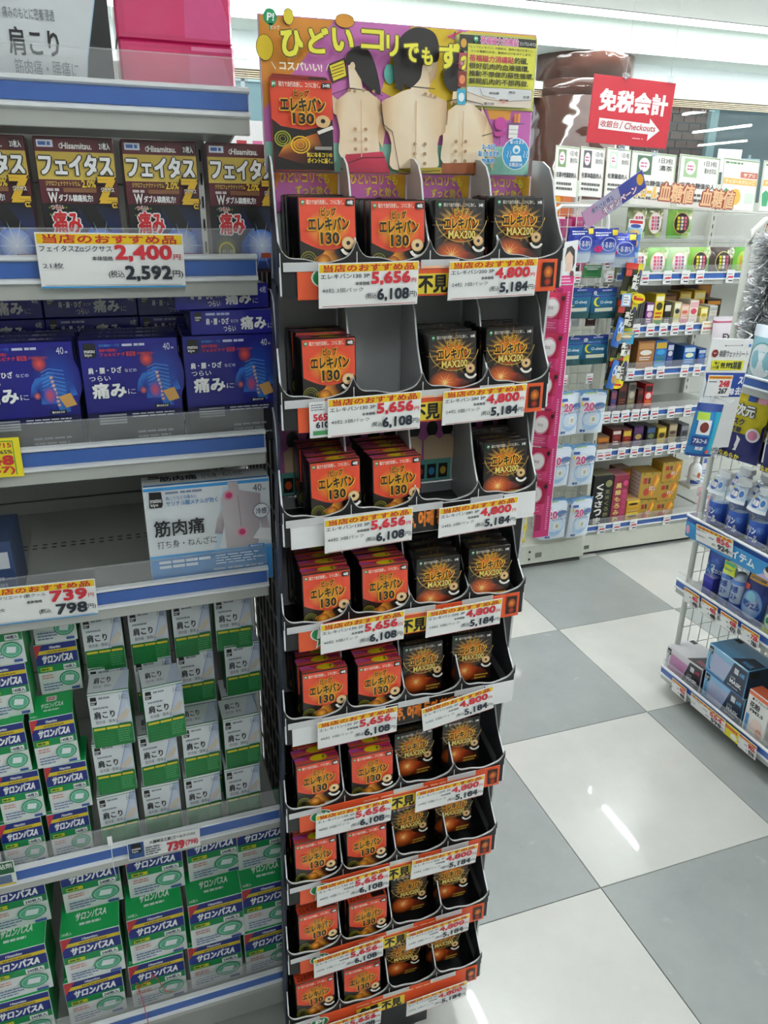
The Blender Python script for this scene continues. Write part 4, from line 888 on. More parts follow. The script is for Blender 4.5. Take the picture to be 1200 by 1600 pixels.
    a = q(50, 92); logo_p(F, a[0], a[1], .022, W / H); T('ピップ', 50, 124, 82, 138, 'f6f0ea', .02)
    # round blue seal
    E('f4f8fa', 1030, 625, 62, 74); E('3aa0d8', 1030, 625, 58, 70); E('f4f8fa', 1032, 606, 17, 20); E('3aa0d8', 1032, 610, 9, 9); PL('f4f8fa', 1010, 632, 1054, 632, 1060, 658, 1004, 658)
    for x in (992, 1004, 1066, 1078): L(.0009, 'f4f8fa', x, 612, x + 4, 622, x - 2, 632, x + 3, 642)
    T('貼ったまま', 1000, 566, 1062, 582, 'f4f8fa', .03); T('お風呂OK', 1000, 664, 1062, 680, 'f4f8fa', .03)
    T('2~5日', 876, 586, 930, 606, '3a96d0', .05, out='ffffff', outw=.09); T('貼ったままが', 860, 614, 952, 636, '3a96d0', .05, out='ffffff', outw=.09); T('効果的', 874, 646, 930, 666, '3a96d0', .05, out='ffffff', outw=.09)
    T('※個人の感想であり、効果効能を示すものではありません', 288, 690, 420, 698, '7a3a4a', .01)
    return m
hz = 1.709
hb = DP('header_board', header(), (lx(1.75) + .010, 1.196, hz), (0, -.012, 0))
m = MB('film'); W, H = .138, .100; m.box(0, W, 0, .002, 0, H, 'b8b45a', ch=.0004); F = Frame(m, (0, 0, 0), (W, 0, 0), (0, 0, H), 'film')
F.rect(.006, .01, .994, .99, 'c8c46a'); F.rect(.02, .03, .98, .96, 'dbd98a'); F.rect(.14, .86, .98, .97, '23221c'); F.text('蓓福磁力消痛貼', .30, .865, .76, .96, 'e060a8', .03, out='ffffff', outw=.06); F.text('ピップエレキバン', .78, .88, .975, .93, 'f0f0ea', .02); logo_p(F, .24, .92, .03, W / H)
F.rect(.15, .30, .975, .855, 'e3e04e'); F.text('「ピップエレキバン」の磁気は、筋肉の血行を良くし、', .16, .80, .95, .835, '3a3a20', .01); F.text('コリの患部に働き、筋肉のコリをほぐします。', .18, .745, .93, .78, '3a3a20', .01)
F.text('蓓福磁力消痛貼', .17, .63, .71, .715, 'cf3458', .03); F.text('的磁,', .72, .63, .88, .715, '2a2a1c', .03); F.text('很好肌肉的血液循環,', .17, .53, .90, .61, '2a2a1c', .03); F.text('推動不想做的惡性循環,', .17, .43, .96, .51, '2a2a1c', .03); F.text('解開肌肉的不想再做.', .17, .33, .90, .41, '2a2a1c', .03)
F.rect(.15, .04, .95, .29, 'dedfe0'); F.poly([(.15, .04), (.95, .04), (.95, .15), (.6, .12), (.15, .22)], 'e8d8c8'); F.line([(.15, .22), (.4, .13), (.62, .115), (.95, .15)], .0006, '8a6a5a'); F.rect(.55, .12, .66, .14, '4a2018'); F.star(.6, .11, .09, .06, 12, .2, 'e06a5a', 'e8c8b8')
F.line([(.3, .28), (.34, .18), (.5, .15)], .0005, '5a5a5a'); F.text('絆創膏', .42, .20, .54, .235, '3a3a3a', .01); F.text('磁石', .66, .225, .74, .26, '3a3a3a', .01); F.text('皮膚', .84, .17, .92, .205, '3a3a3a', .01); F.text('磁力線', .36, .055, .48, .09, '3a3a3a', .01)
for k in range(4):
    F.rect(.03, .04 + k * .235, .13, .25 + k * .235, ('3aa8c8', '8a2a20', 'b83c5a', '2a2620')[k]); F.ell(.08, .14 + k * .235, .035, .06, ('e8f4f8', 'e88a5a', 'e8a0b0', 'd8a030')[k])
OB('information_card', m, hb, (.292, -.0022, .094), (0, .004, 0))

# ------------------------------------------------------------------ pouches, hang packs, bottles (shared builders)
def pillow(w, h, b, top_flat=.12):
    """returns front(a,b,off) surface of a filled pouch, hanging or standing, local -y is the front"""
    def S(sgn):
        def f(a, v, off=0):
            t = max(0., min(1., v / (1 - top_flat))) if top_flat else v
            q = (max(0, 1 - abs(2 * a - 1) ** 2.6)) ** .8 * (max(0, math.sin(math.pi * min(1, t * .92 + .08 if t < .5 else t))) ** .55 if v < 1 - top_flat else 0)
            return Vector(((a - .5) * w, sgn * (b * q + .0008 + off), v * h))
        return f
    return S
def pouch(w, h, b, base, art, mat='foil', top_flat=.12, n=9, zig=False):
    m = MB(mat); S = pillow(w, h, b, top_flat); F = Frame(m, (-w / 2, 0, 0), (w, 0, 0), (0, 0, h), mat, fn=S(-1), step=.0006, sub=n)
    F.rect(0, 0, 1, 1, base); B = Frame(m, (-w / 2, 0, 0), (w, 0, 0), (0, 0, h), mat, fn=S(1), sub=6)
    m.smooth = True; vs = [B.P(1 - i / 6, j / 6) for j in range(7) for i in range(7)]; m.mesh(vs, [(j * 7 + i, j * 7 + i + 1, (j + 1) * 7 + i + 1, (j + 1) * 7 + i) for j in range(6) for i in range(6)], mixc(base, '808080', .3)); m.smooth = False
    art(F); return m
def fan(F, cx, cy, rx, ry, col, rim=None, **k): F.ell(cx, cy, rx, ry, col, rim, seg=24, **k)
def art_blue20(F):
    F.rect(0, .90, 1, 1, '5b96cc'); F.rect(.2, .91, .6, .97, '9fc46a'); F.rect(.04, .03, .96, .89, 'dde8f4'); fan(F, .5, .36, .36, .27, '86b4e2', 'a8caec'); fan(F, .5, .40, .27, .2, 'cfe0f2')
    F.rect(.42, .28, .64, .44, 'eceee6'); F.rect(.5, .31, .6, .4, 'b8b49a'); F.rect(.06, .80, .3, .86, '2f559c'); fan(F, .12, .73, .07, .04, 'e8d23a')
    F.text('20', .14, .56, .52, .76, 'c8477f', .04, out='ffffff', outw=.05); fan(F, .72, .68, .22, .07, '4a6aa0'); F.text('サポート', .56, .60, .92, .66, '3c4c84', .03, out='ffffff', outw=.05); F.text('サプリメント', .3, .52, .9, .57, '3c4c84', .03); F.bars(.1, .06, .3, .13, 1, '2f559c', seed=1, fill=.8)
def art_moon(F):
    F.rect(0, .80, 1, 1, '2c3f8e'); F.rect(0, 0, 1, .80, '1c5878', '23709a'); F.rect(0, .0, 1, .2, '174a50'); F.rect(0, .72, 1, .76, '3a2f90')
    fan(F, .24, .56, .15, .15, 'e6e03a'); fan(F, .29, .57, .12, .125, '20648c'); F.text('O-sleep', .32, .47, .82, .60, 'dfeaf0', .02)
    F.rect(.14, .24, .84, .36, 'd8dac4'); F.bars(.4, .9, .9, .96, 1, 'b8c4e4', seed=2, fill=.7); fan(F, .12, .86, .07, .07, 'c8ccd8')
def art_silver(F):
    F.rect(0, .62, 1, 1, '2a3aa0'); F.rect(0, .3, 1, .62, '6a8ad8', '3a4ab8'); F.rect(0, 0, 1, .3, 'd8e2f0', 'a8bce0'); F.bars(.1, .78, .75, .92, 2, 'e8ecf8', seed=3); F.rect(.75, .8, .97, .96, 'e8d23a'); F.text('うるおい', .3, .45, .9, .62, 'eef2fa', .03)
    F.ring(.62, .55, .3, .2, .1, 'c8d8f4'); fan(F, .22, .42, .15, .1, 'd83a84'); F.rect(.1, .1, .9, .25, 'cfdcec')
def art_pink(F):
    F.rect(0, .0, 1, 1, 'b01c48'); F.rect(0, 0, 1, .35, 'd03a74'); fan(F, .45, .62, .3, .22, 'ece6e6'); F.ring(.45, .62, .34, .26, .1, 'e8a0b4'); F.bars(.3, .58, .6, .66, 2, '9a8a90', seed=2); fan(F, .88, .88, .08, .06, '3a2228'); F.bars(.1, .1, .85, .28, 3, 'e88aa8', seed=5)
def art_ninniku(F):
    F.rect(0, .0, 1, 1, '2a2814'); F.rect(0, .82, 1, 1, 'c02a20'); F.rect(.7, .7, 1, 1, 'd8cf2c'); F.rect(0, 0, 1, .12, 'b8b428'); fan(F, .85, .72, .1, .1, '3a3a78'); F.rect(.05, .6, .35, .8, 'c84840')
    F.poly([(.3, .05), (.6, .1), (.75, .3), (.3, .3)], '6a7a2c')
    for k, ch in enumerate('しじみ'): F.text(ch, .62, .56 - .2 * k, .80, .72 - .2 * k, 'f4f4ec', .04, out='111111', outw=.06)
    for k, ch in enumerate('高麗'): F.text(ch, .36, .46 - .24 * k, .58, .66 - .24 * k, 'f4f4ec', .04, out='111111', outw=.06)
def art_oval(c1, c2, oc, tcol, ring='e0c87a', cup='d8ccb4'):
    def f(F):
        F.rect(.0, .0, 1, 1, c1, c2); F.rect(.55, 0, 1, .22, mixc(c1, 'ffffff', .35)); fan(F, .86, .80, .2, .17, cup); fan(F, .86, .83, .15, .1, mixc(c2, '7a9a4a', .5))
        F.ell(.5, .5, .34, .36, ring, seg=26); F.ell(.5, .5, .31, .335, oc, seg=26)
        pass
        for k in range(3):
            for j in range(4): F.rect(.30 + .14 * k, .28 + .115 * j, .40 + .14 * k, .37 + .115 * j, tcol[k], up=(1 if k == j == 0 else 0))
        fan(F, .7, .1, .12, .08, 'a8c85a')
    return f
TH = ['', '']
# ------------------------------------------------------------------ far shelving along the window
FY = 3.03
far = EM('shelving_unit', (2.5, FY + .2, 0), label='white shelving unit across the aisle, full of supplements and vinegar drinks', cat='shelving')
def loc(p): return (p[0] - 2.5, p[1] - FY - .2, p[2])
def FO(name, m, parent=None): return OB(name, m, parent or far, loc((0, 0, 0)) if parent is None else (0, 0, 0))
m = MB('metal'); m.box(2.16, 3.78, FY + .02, FY + .42, 0, .015, '3a3c3a'); m.box(2.16, 3.78, FY, FY + .42, .018, .118, 'd4d6cb', ch=.004); m.box(2.165, 2.2, FY - .001, FY, .04, .06, '6a6c68'); FO('base', m)
m = MB('metal')
for k in range(8): m.box(2.17, 3.78, FY + .40, FY + .415, .12 + k * .2, .318 + k * .2, 'd3d5d0', ch=.001)
FO('back_panel', m)
for x in (2.168, 2.985, 3.77):
    m = MB('metal'); m.box(x - .018, x + .018, FY + .37, FY + .405, .0, 1.80, 'dddfd8', ch=.002)
    for k in range(40): m.box(x - .003, x + .003, FY + .3695, FY + .3715, .15 + k * .04, .17 + k * .04, '4a4c48')
    FO('upright', m)
m = MB('metal'); m.box(2.14, 2.165, FY - .01, FY + .40, .0, 1.30, 'd8dace', ch=.003); m.box(2.150, 2.156, FY - .011, FY - .009, .60, .63, '3a3a38'); FO('end_panel', m)
FZ = (1.408, 1.172, .966, .762, .572, .172)
for i, z in enumerate(FZ):
    x0 = 2.17; o = shelf(far, x0, 2.975, FY, .36, z, g_h=.03); o.location = (-2.5, -FY - .2, 0)
    if i < 1 or i == 5: o = shelf(far, 2.995, 3.76, FY, .36, z, g_h=.03); o.location = (-2.5, -FY - .2, 0)
# riser shelf for the second tier of pouches
m = MB('guard'); m.box(2.28, 2.96, FY + .09, FY + .22, 1.545, 1.549, 'ffffff'); m.box(2.28, 2.96, FY + .088, FY + .091, 1.545, 1.565, 'ffffff'); m.box(2.28, 2.283, FY + .10, FY + .2, 1.38, 1.546, 'ffffff'); m.box(2.957, 2.96, FY + .10, FY + .2, 1.38, 1.546, 'ffffff'); FO('riser', m)
tags = [tag_mesh(rnd=k) for k in range(4)]
TG = [(0, (2.315, 2.44, 2.54, 2.625, 2.80, 2.93)), (1, (2.305, 2.385, 2.46, 2.525, 2.61, 2.82, 2.90)), (2, (2.305, 2.41, 2.48, 2.62, 2.695, 2.80)), (3, (2.20, 2.25, 2.31, 2.365, 2.42, 2.48, 2.58, 2.68)), (4, (2.19, 2.235, 2.315, 2.39, 2.47, 2.54, 2.62, 2.70, 2.78)), (5, (2.255, 2.345, 2.45, 2.66))]
wn_ = ['top', 'second', 'third', 'fourth', 'fifth', 'bottom']
for i, xs in TG:
    for k, x in enumerate(xs): OB('price_tag', tags[k % 4], None, (x, FY - .0105, FZ[i] - .052), (.05, random.uniform(-.05, .05), 0), 'small white price tag on the %s rail of the far unit, %s from the left' % (wn_[i], ORD[k]), 'price tag', 'price tags on the far shelves')
m = MB('card'); m.box(-.055, .055, 0, .001, 0, .062, 'f2efe4', ch=.0003); F = front(m, .11, .062); F.bars(.1, .7, .9, .9, 1, 'd8a040', seed=1); F.bars(.1, .35, .9, .55, 1, 'c85060', seed=2, fill=.7); F.rect(.6, .05, .95, .3, 'e8a860'); F.bars(.08, .08, .5, .25, 2, '6a6a6a', seed=4)
OB('price_card', m, None, (2.735, FY - .012, 1.118), (.05, 0, 0), label='wider cream promotional card on the second rail of the far unit', cat='price card')

# pouches on the top shelf
WOV = ['e04a70', 'e87a9a', 'c84a6a']
kinds = [('a', '7a8a5a', '5c6a3c', 'f2ecec', ['c8486a', 'd86a8a', '6a4a5a'], 'brown-green pouch with a white oval'), ('b', '3f9a3c', '8cc26a', 'f4f0f0', ['d8486a', 'e06a8a', '8a4a6a'], 'bright green pouch with a white oval'), ('c', '8ccf8a', 'c4e0b4', 'f6f2f4', ['c84a7a', 'd87a9a', '8a6a8a'], 'pale green pouch with a white oval'), ('d', '5faa2c', '86bc44', '1c1a16', ['e8d82c', 'f0ece0', 'e05a7a'], 'leaf green pouch with a black oval'), ('e', '2c221f', '4a3a35', '1a1614', ['d8d02c', 'e8e4dc', 'c04a68'], 'dark brown pouch with a black oval'), ('f', '8ad02c', '4a9a1c', '9ad83c', ['e88a3a', 'c8e06a', 'c8e06a'], 'lime green pouch')]
PM = {}
for k, a, b, oc, tc_, lb in kinds: PM[k] = (pouch(.125, .135, .018, a, art_oval(a, b, oc, tc_), 'film', .06).build('pouch'), lb)
for k, x, w in (('a', 2.245, 1), ('a', 2.298, .9), ('b', 2.40, 1.0), ('c', 2.52, 1.0), ('d', 2.64, 1.02), ('e', 2.775, 1.12), ('f', 2.89, .8)):
    o = OB('pouch', PM[k][0], None, (x, FY + .035, FZ[0] - .028), (-.06, 0, 0), PM[k][1] + ', %s, lower tier of top shelf' % ('half hidden, left end' if x < 2.27 else 'standing'), 'pouch', 'pouches on the top far shelf'); o.scale = (w, 1, 1)
for k, x, w in (('a', 2.335, .85), ('a', 2.425, .85), ('d', 2.575, 1.1)):
    o = OB('pouch', PM[k][0], None, (x, FY + .125, 1.5495), (-.05, 0, 0), PM[k][1] + ', %s on the clear riser' % ('at the left end' if x < 2.4 else 'second from the left' if x < 2.5 else 'standing alone'), 'pouch', 'pouches on the clear riser'); o.scale = (w, 1, 1)
# header boards above
def pop(w, h, kind, seed):
    m = MB('card'); m.box(-w / 2, w / 2, 0, .003, 0, h, 'f4f5ee', ch=.0006); F = front(m, w, h); F.rect(.01, .01, .99, .99, 'f3f4ee')
    for e in ((.01, .01, .03, .99), (.97, .01, .99, .99), (.01, .965, .99, .99)): F.rect(*e, 'a9cc8e', up=0)
    if kind < 5:
        F.rect(.12, .58, .45, .93, ('7a9a6a', '5a5a5c', 'd0e0d0', '4a6a50', 'a8c89a')[kind]); F.ell(.28, .76, .12, .13, 'f2eef0'); F.bars(.2, .7, .36, .82, 2, 'c8688a', seed=seed)
        F.text('1日3包' if kind > 2 else '1日1包', .60, .82, .92, .92, '3a3c3a', .01); F.text('濃茶' if kind == 3 else '清水也可以', .62, .68, .92, .78, '3a3c3a', .01)
        F.text('在意血糖值的人' if kind > 2 else ('在意中性脂肪的人', '在意体脂肪的人', '在意腸道的人')[kind], .08, .38, .92, .48, '32343a', .03); F.bars(.1, .1, .9, .3, 2, '5a5c58', seed=seed)
    else:
        F.bars(.06, .88, .7, .95, 1, '5a8a5a', seed=2); F.rect(.5, .64, .97, .76, 'c86a5a'); F.text('サプリ', .58, .66, .9, .74, 'f4ead8', .04); F.rect(.05, .50, .97, .62, 'e8b86a'); F.text('チャコールクレンズ', .1, .52, .92, .6, 'f8f0d0', .03); F.ell(.42, .26, .15, .16, 'e8b84a'); F.poly([(.08, .1), (.22, .1), (.26, .35), (.15, .42), (.05, .34)][::-1], '3a9a6a'); F.rect(.68, .15, .92, .36, 'd8e4d8')
    return m
def r_of(x): return 0
PX = [(1.925, .12, 0), (2.055, .125, 1), (2.187, .125, 2), (2.38, .245, 3), (2.63, .235, 4), (2.875, .22, 5), (3.11, .22, 5)]
for k, (x, w, kd) in enumerate(PX):
    h = .20 if k < 3 else .225
    OB('header_card', pop(w, h, kd, k), None, (x, FY + .10 + .004 * (k % 2), (1.725 if k < 3 else 1.690 - .006 * (k - 3))), (-.12, .05, .02), ('white tea header card with green border, %s from the left above the pouches' % ORD[k]) if kd < 5 else 'header card with a pineapple and orange banner, %s' % ('first right of the tea cards' if k == 5 else 'second right of the tea cards'), 'header card', 'header cards above the far shelves')
m = MB('metal')
m.tube([(1.86, FY + .13, 1.70), (3.25, FY + .13, 1.66)], .004, 'e0e2dc'); m.tube([(2.17, FY + .13, 1.69), (2.17, FY + .30, 1.69), (2.17, FY + .385, 1.69)], .003, 'e0e2dc'); m.tube([(2.985, FY + .13, 1.67), (2.985, FY + .37, 1.67)], .003, 'e0e2dc'); FO('header_bar', m)
def cut(t, w, h, c1, c2):
    m = MB('card'); F = Frame(m, (-w / 2, 0, 0), (w, 0, 0), (0, 0, h), 'card', step=.0008); F.k = -8
    F.text(t, .03, .04, .97, .96, c1, .035, out=c2, outw=.075); return m
for x, z, t, w, lb in ((2.26, 1.722, 'ステロール', .15, 'left'), (2.435, 1.705, '血糖値', .195, 'middle'), (2.665, 1.685, '血糖値', .195, 'right')):
    h = .08 if w > .18 else .05
    m = cut(t, w, h, 'f0c49a' if w > .18 else 'f0b83a', 'a8503c' if w > .18 else 'f4ead0'); m.box(-.004, .004, .003, .09, h * .4, h * .42, 'e8ebe6', 'plastic')
    OB('cutout_lettering', m, None, (x, FY - .0, z), (0, .06, 0), label='peach cut-out lettering sticking out above the pouches, %s one' % lb, cat='sign', group='cut-out letterings')

# cartons on the middle shelves: (shelf, x0, width, height, depth, base, band, text colour, label, y offset)
def gbox(w, h, d, base, cols, seed, mat='card', side=None):
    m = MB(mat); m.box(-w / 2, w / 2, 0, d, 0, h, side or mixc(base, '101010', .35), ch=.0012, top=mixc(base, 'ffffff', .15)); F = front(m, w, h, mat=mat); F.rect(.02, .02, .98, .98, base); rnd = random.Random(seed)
    z = .93
    for i, c in enumerate(cols):
        hh = rnd.uniform(.12, .24); k = i % 3
        if k == 0: F.rect(.08, z - hh, .92, z, c)
        elif k == 1: F.ell(.5, z - hh / 2, .34, hh / 2, c)
        else: F.bars(.14, z - hh, .88, z, 2, c, seed=seed + i)
        z -= hh + .03
        if z < .15: break
    F.bars(.1, .05, .9, .13, 1, mixc(base, 'ffffff', .5), seed=seed + 9); return m
G = [
 (1, 2.395, .045, .11, '7a3a80', ['f0e8f0', 'e8c0d8', 'f4f0f4', '5a2a68'], 'slim purple carton'), (1, 2.448, .055, .145, 'e6c928', ['f4f0d0', '3a3a2a', 'c83a2a', '4a8a3a', 'e8d84a'], 'yellow carton with a slanted top'), (1, 2.503, .042, .105, '1c1814', ['e8e0d0', '2a2420', 'e8e0d0', 'd8c8a0'], 'black carton with white marks'),
 (1, 2.552, .042, .11, 'd8cf9a', ['f0ecd8', '2a2a2a', 'e8c83a', 'f0e8c0'], 'pale yellow carton'), (1, 2.60, .05, .098, 'e8b8a0', ['f4d8c8', 'd86a5a', 'f4e0e0', 'd88aa0'], 'pink and orange carton'), (1, 2.655, .055, .115, 'f0ead8', ['e8b0b8', 'd8486a', 'f0d0d4', 'd898a8'], 'white and pink carton'), (1, 2.712, .045, .085, 'e8d86a', ['f4ecb0', 'c8a02a', 'f0e8a0'], 'small yellow carton'), (1, 2.77, .05, .09, 'dcdcd4', ['b0b4b4', 'd0c8b0', 'a8a8a8'], 'small whitish carton'),
 (2, 2.30, .045, .13, 'c8c4bc', ['8a2a24', 'e8e4dc', 'b8483a', 'd8d0c8'], 'white and brown-red carton'), (2, 2.405, .10, .135, 'a8703c', ['c89258', 'e8e6e0', 'e8e6e0'], 'wide carton with a food photo'), (2, 2.495, .075, .135, '2a6ab8', ['d8b02c', '3aa8d8', '4a9a4a', '58b0e0'], 'blue and yellow carton'), (2, 2.555, .04, .12, '3a4a8a', ['c8d0e4', 'd8dce8', '5a6ab0'], 'dark blue striped carton'), (2, 2.665, .075, .105, '2f6fc0', ['cfe4f4', 'e8f0c8', 'a8cce8'], 'light blue carton'), (2, 2.745, .05, .09, '2a5ab0', ['d8e4f4', '6a9ad8'], 'small mid-blue carton'),
 (3, 2.205, .055, .125, '5a5a2c', ['8a8a3a', '2a2a18', 'a8a04a', '6a6a30'], 'olive striped carton'), (3, 2.255, .035, .11, '5a3a6a', ['8a4a5a', '3a4a8a', 'a86a8a'], 'slim purple and blue carton'), (3, 2.305, .05, .14, '3c1c18', ['6a2a20', '1a1010', '9a4a38', '4a2018'], 'dark brown carton'), (3, 2.362, .045, .14, '8a8478', ['3a342c', 'c8c0a8', 'b8a058', '6a6458'], 'grey carton with gold lettering'), (3, 2.408, .035, .11, '4a1014', ['7a1a1c', '2a0a0c', '8a2a2a'], 'narrow dark red carton'), (3, 2.458, .05, .13, 'c8202a', ['2a1214', 'f0d8d0', 'd8a83a', '2a1614'], 'bright red carton with a strawberry-like picture'),
 (4, 2.23, .075, .075, '8a5a1c', ['c87a2c', '6a2a18', 'b88a3a'], 'short orange-brown carton'), (4, 2.30, .055, .105, '6a1a1a', ['e8d8d0', '8a2a24', 'e8d8d0', '3a0e10'], 'dark red carton with white signs'), (4, 2.365, .055, .10, '7a1c14', ['d8b83a', 'a82a1c', 'c87a2a', '5a1410'], 'red and gold carton'), (4, 2.435, .06, .11, '3a1c4a', ['5a2a6a', 'b8985a', '7a4a8a', '4a2a5a'], 'violet carton'), (4, 2.505, .055, .105, '1e1e28', ['3a5a8a', '6a7a4a', '4a4a5a', '7a8a9a'], 'black and blue carton'), (4, 2.575, .055, .095, 'b89a28', ['e8d04a', '3a2a14', 'e0c03a', '7a5a1a'], 'mustard yellow carton'), (4, 2.645, .055, .105, '9a8a70', ['c8b890', '5a3a3a', '7a7a4a', 'b8a880'], 'tan carton'), (4, 2.712, .05, .10, '5a5a60', ['8a8a90', '3a3a44', 'a8a8b0'], 'grey carton'),
]
ROWN = {1: 'second', 2: 'third', 3: 'fourth', 4: 'fifth'}
for i, (s, x, w, h, base, cols, lb) in enumerate(G):
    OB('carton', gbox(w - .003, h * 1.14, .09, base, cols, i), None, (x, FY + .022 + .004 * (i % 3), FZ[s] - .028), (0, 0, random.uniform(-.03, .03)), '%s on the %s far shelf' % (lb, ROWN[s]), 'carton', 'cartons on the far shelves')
# striped boxes and back-row cartons on the second shelf
m = MB('foil'); m.box(-.006, .006, 0, .12, 0, .135, '5a5c58', ch=.002); mm_ = m.build()
for k in range(8): OB('foil_packet', mm_, None, (2.262 + .0135 * k, FY + .03, FZ[1] - .028), (0, .06, .05 * (k % 3 - 1)), 'thin grey foil packet filed upright on the second far shelf, %s from the left' % ORD[k], 'packet', 'grey foil packets filed on edge')
m = MB('card'); m.box(-.0045, .0045, 0, .1, 0, .125, 'd8d2d4', ch=.001, front='c8b8c0'); mm_ = m.build()

m = MB('card')
for k in range(9): m.box(-.055 + .0122 * k, -.045 + .0122 * k, 0, .12, 0, .125 - .002 * (k % 3), 'ddd6d8', ch=.0008, front='cbbcc4')
OB('sachet_row', m, None, (2.40, FY + .125, FZ[1] - .028), label='row of thin pinkish white sachet boxes behind the purple carton', cat='box', kind='stuff')
for k, (x, w, h, c, cl, lb) in enumerate(((2.80, .09, .2, '7a4418', ['3a1c10', '9a5a20', '3a2010'], 'tall brown-orange carton'), (2.885, .085, .19, 'b86a1c', ['c8883a', '5a2a6a', 'd8a04a'], 'orange carton with a violet band'), (2.58, .10, .15, '6a3a20', ['a87a50', '8a5a34', 'c8a070'], 'brown carton'), (2.68, .07, .16, 'd8a82a', ['f0dc8a', '8a3a2a', 'f0e0a0'], 'yellow topped carton'), (2.765, .07, .165, 'e8b820', ['f4e8b0', 'c84a3a', 'e8d080'], 'bright yellow carton'), (2.86, .09, .12, '3a2a18', ['d8902a', '2a1c10', 'c87a20'], 'black and orange carton'))):
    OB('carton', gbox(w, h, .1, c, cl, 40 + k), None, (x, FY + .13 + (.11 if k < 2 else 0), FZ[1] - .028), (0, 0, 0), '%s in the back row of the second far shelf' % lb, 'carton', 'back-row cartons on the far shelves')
# bottom far shelf
z = FZ[5] - .028
def kurosatsuma(w, h, d, base, t1, c1, t2, c2, band=None):
    m = MB('card'); m.box(-w / 2, w / 2, 0, d, 0, h, base, ch=.0015, top='8a8468' if base[0] == '0' else 'b06a78'); F = front(m, w, h); F.rect(.01, .01, .99, .99, base)
    if band: F.rect(*band)
    n = len(t1)
    for k, ch in enumerate(t1): F.text(ch, .16, .86 - (k + 1) * .80 / n + .02, .52, .86 - k * .80 / n - .02, c1, .05)
    for k, ch in enumerate(t2): F.text(ch, .62, .74 - (k + 1) * .55 / len(t2) + .015, .86, .74 - k * .55 / len(t2) - .015, c2, .03)
    F.ell(.75, .84, .17, .17 * w / h, c2); F.bars(.1, .03, .45, .08, 1, c2, seed=1); return m
OB('carton', kurosatsuma(.115, .285, .11, '0c0b0a', 'くろさつま', 'f0eee8', '玄米くろ酢', '8a8a5a'), None, (2.258, FY + .02, z), (0, 0, -.02), 'tall black vinegar carton with large white lettering on the bottom far shelf', 'carton')
OB('carton', kurosatsuma(.09, .275, .11, '8c2440', '黒醋もろみ酢', 'e0c878', '琉球もろみ', 'd0487a', (.55, .0, .98, .7, 'b0345c')), None, (2.367, FY + .022, z), (0, 0, .0), 'tall wine-red vinegar carton beside the black one', 'carton')
def goldbox(w, h, d, seed, side='e8e6e0', dots=False):
    m = MB('card'); m.box(-w / 2, w / 2, 0, d, 0, h, 'a8842a', ch=.0012, top='b08a2c')
    F = front(m, w, h); F.rect(.01, .01, .99, .99, 'b28e34'); F.rect(.16, .58, .34, .8, 'a82a2a'); F.rect(.38, .58, .5, .8, '5a3a2c'); F.poly([(.5, .12), (.66, .08), (.95, .7), (.82, .92), (.70, .86)], ['d8742a', 'e8a02a', 'f0b83a', 'e8902a', 'c8601c']); F.line([(.60, .2), (.88, .8)], .004, 'f4dc5a'); F.ell(.35, .27, .13, .14, 'b83a2c'); F.text('まむし', .48, .32, .78, .5, 'f4ecd8', .05, out='a82a1c', outw=.07)
    F.rect(.1, .94, .2, .99, '3a7a3a'); F.rect(.5, .94, .6, .99, '3a7a3a')
    S = Frame(m, (-w / 2, d, 0), (0, -d, 0), (0, 0, h), 'card')
    if dots:
        S.rect(.01, .01, .99, .99, 'e6e4e2')
        for i in range(4):
            for j in range(6): S.rect(.12 + i * .22, .08 + j * .15, .24 + i * .22, .11 + j * .15, '6a6a70', up=(1 if i == j == 0 else 0))
    return m.build('gold_carton')
gb, gd = goldbox(.125, .105, .09, 1), goldbox(.115, .145, .12, 2, dots=True)
for k in range(3): OB('carton', gb, None, (2.655 + .008 * k, FY + .02, z + k * .106), (0, 0, .02 * k - .02), 'golden drink carton in the right-hand stack, %s' % ('at the bottom', 'in the middle', 'on top')[k], 'carton', 'golden cartons on the bottom far shelf')
OB('carton', gd, None, (2.545, FY + .022, z + .125), (0, 0, -.12), label='golden carton with a white dotted side, tilted in the middle', cat='carton')
o = OB('carton', gb, None, (2.545, FY + .022, z), (0, 0, 0), 'golden carton under the tilted dotted one', 'carton', 'golden cartons on the bottom far shelf'); o.scale = (.82, 1, 1.14)
for k in range(2): OB('carton', gbox(.085, .064, .09, 'c8981c', ['e8c83a', '2a1c10', 'e8b82a'], 70 + k, side='a87a14'), None, (2.457, FY + .02, z + k * .065), (0, 0, .02), 'small yellow and black carton, %s of two' % ('lower', 'upper')[k], 'carton', 'yellow cartons on the bottom far shelf')
OB('carton', gbox(.08, .27, .09, '8a5a18', ['c88a2a', '5a3010', 'd8a03a', '6a3a14', 'b8802a'], 73), None, (2.455, FY + .115, z), label='tall amber carton behind the small yellow ones', cat='carton')
# zip packs and bottles at the right end of the far unit
m = pouch(.13, .16, .012, 'd8d0d8', lambda F: (F.rect(0, .82, 1, .9, 'a82a5a'), F.text('EX', .4, .3, .8, .5, '3a2a34', .03), F.bars(.1, .1, .9, .25, 2, '6a5a64', seed=1)), 'film', .1)
OB('pouch', m, None, (2.80, FY - .04, FZ[2] + .075), (-.1, 0, -.1), label='silver-white zip pouch with a magenta bar at the right end of the third shelf', cat='pouch')
def pbottle(body, capc, lab):
    m = MB('plastic'); m.lathe([(.0, 0), (.03, 0), (.033, .004), (.033, .085), (.028, .105), (.014, .118), (.013, .125)], 18, body); o = m; c = MB('plastic'); c.lathe([(.0155, .122), (.016, .124), (.016, .148), (.014, .15), (0, .15)], 18, capc); return m, c
for k, (x, z0, lb) in enumerate(((2.86, .42, 'white-capped lotion bottle'), (2.93, .42, 'second lotion bottle'))):
    pass
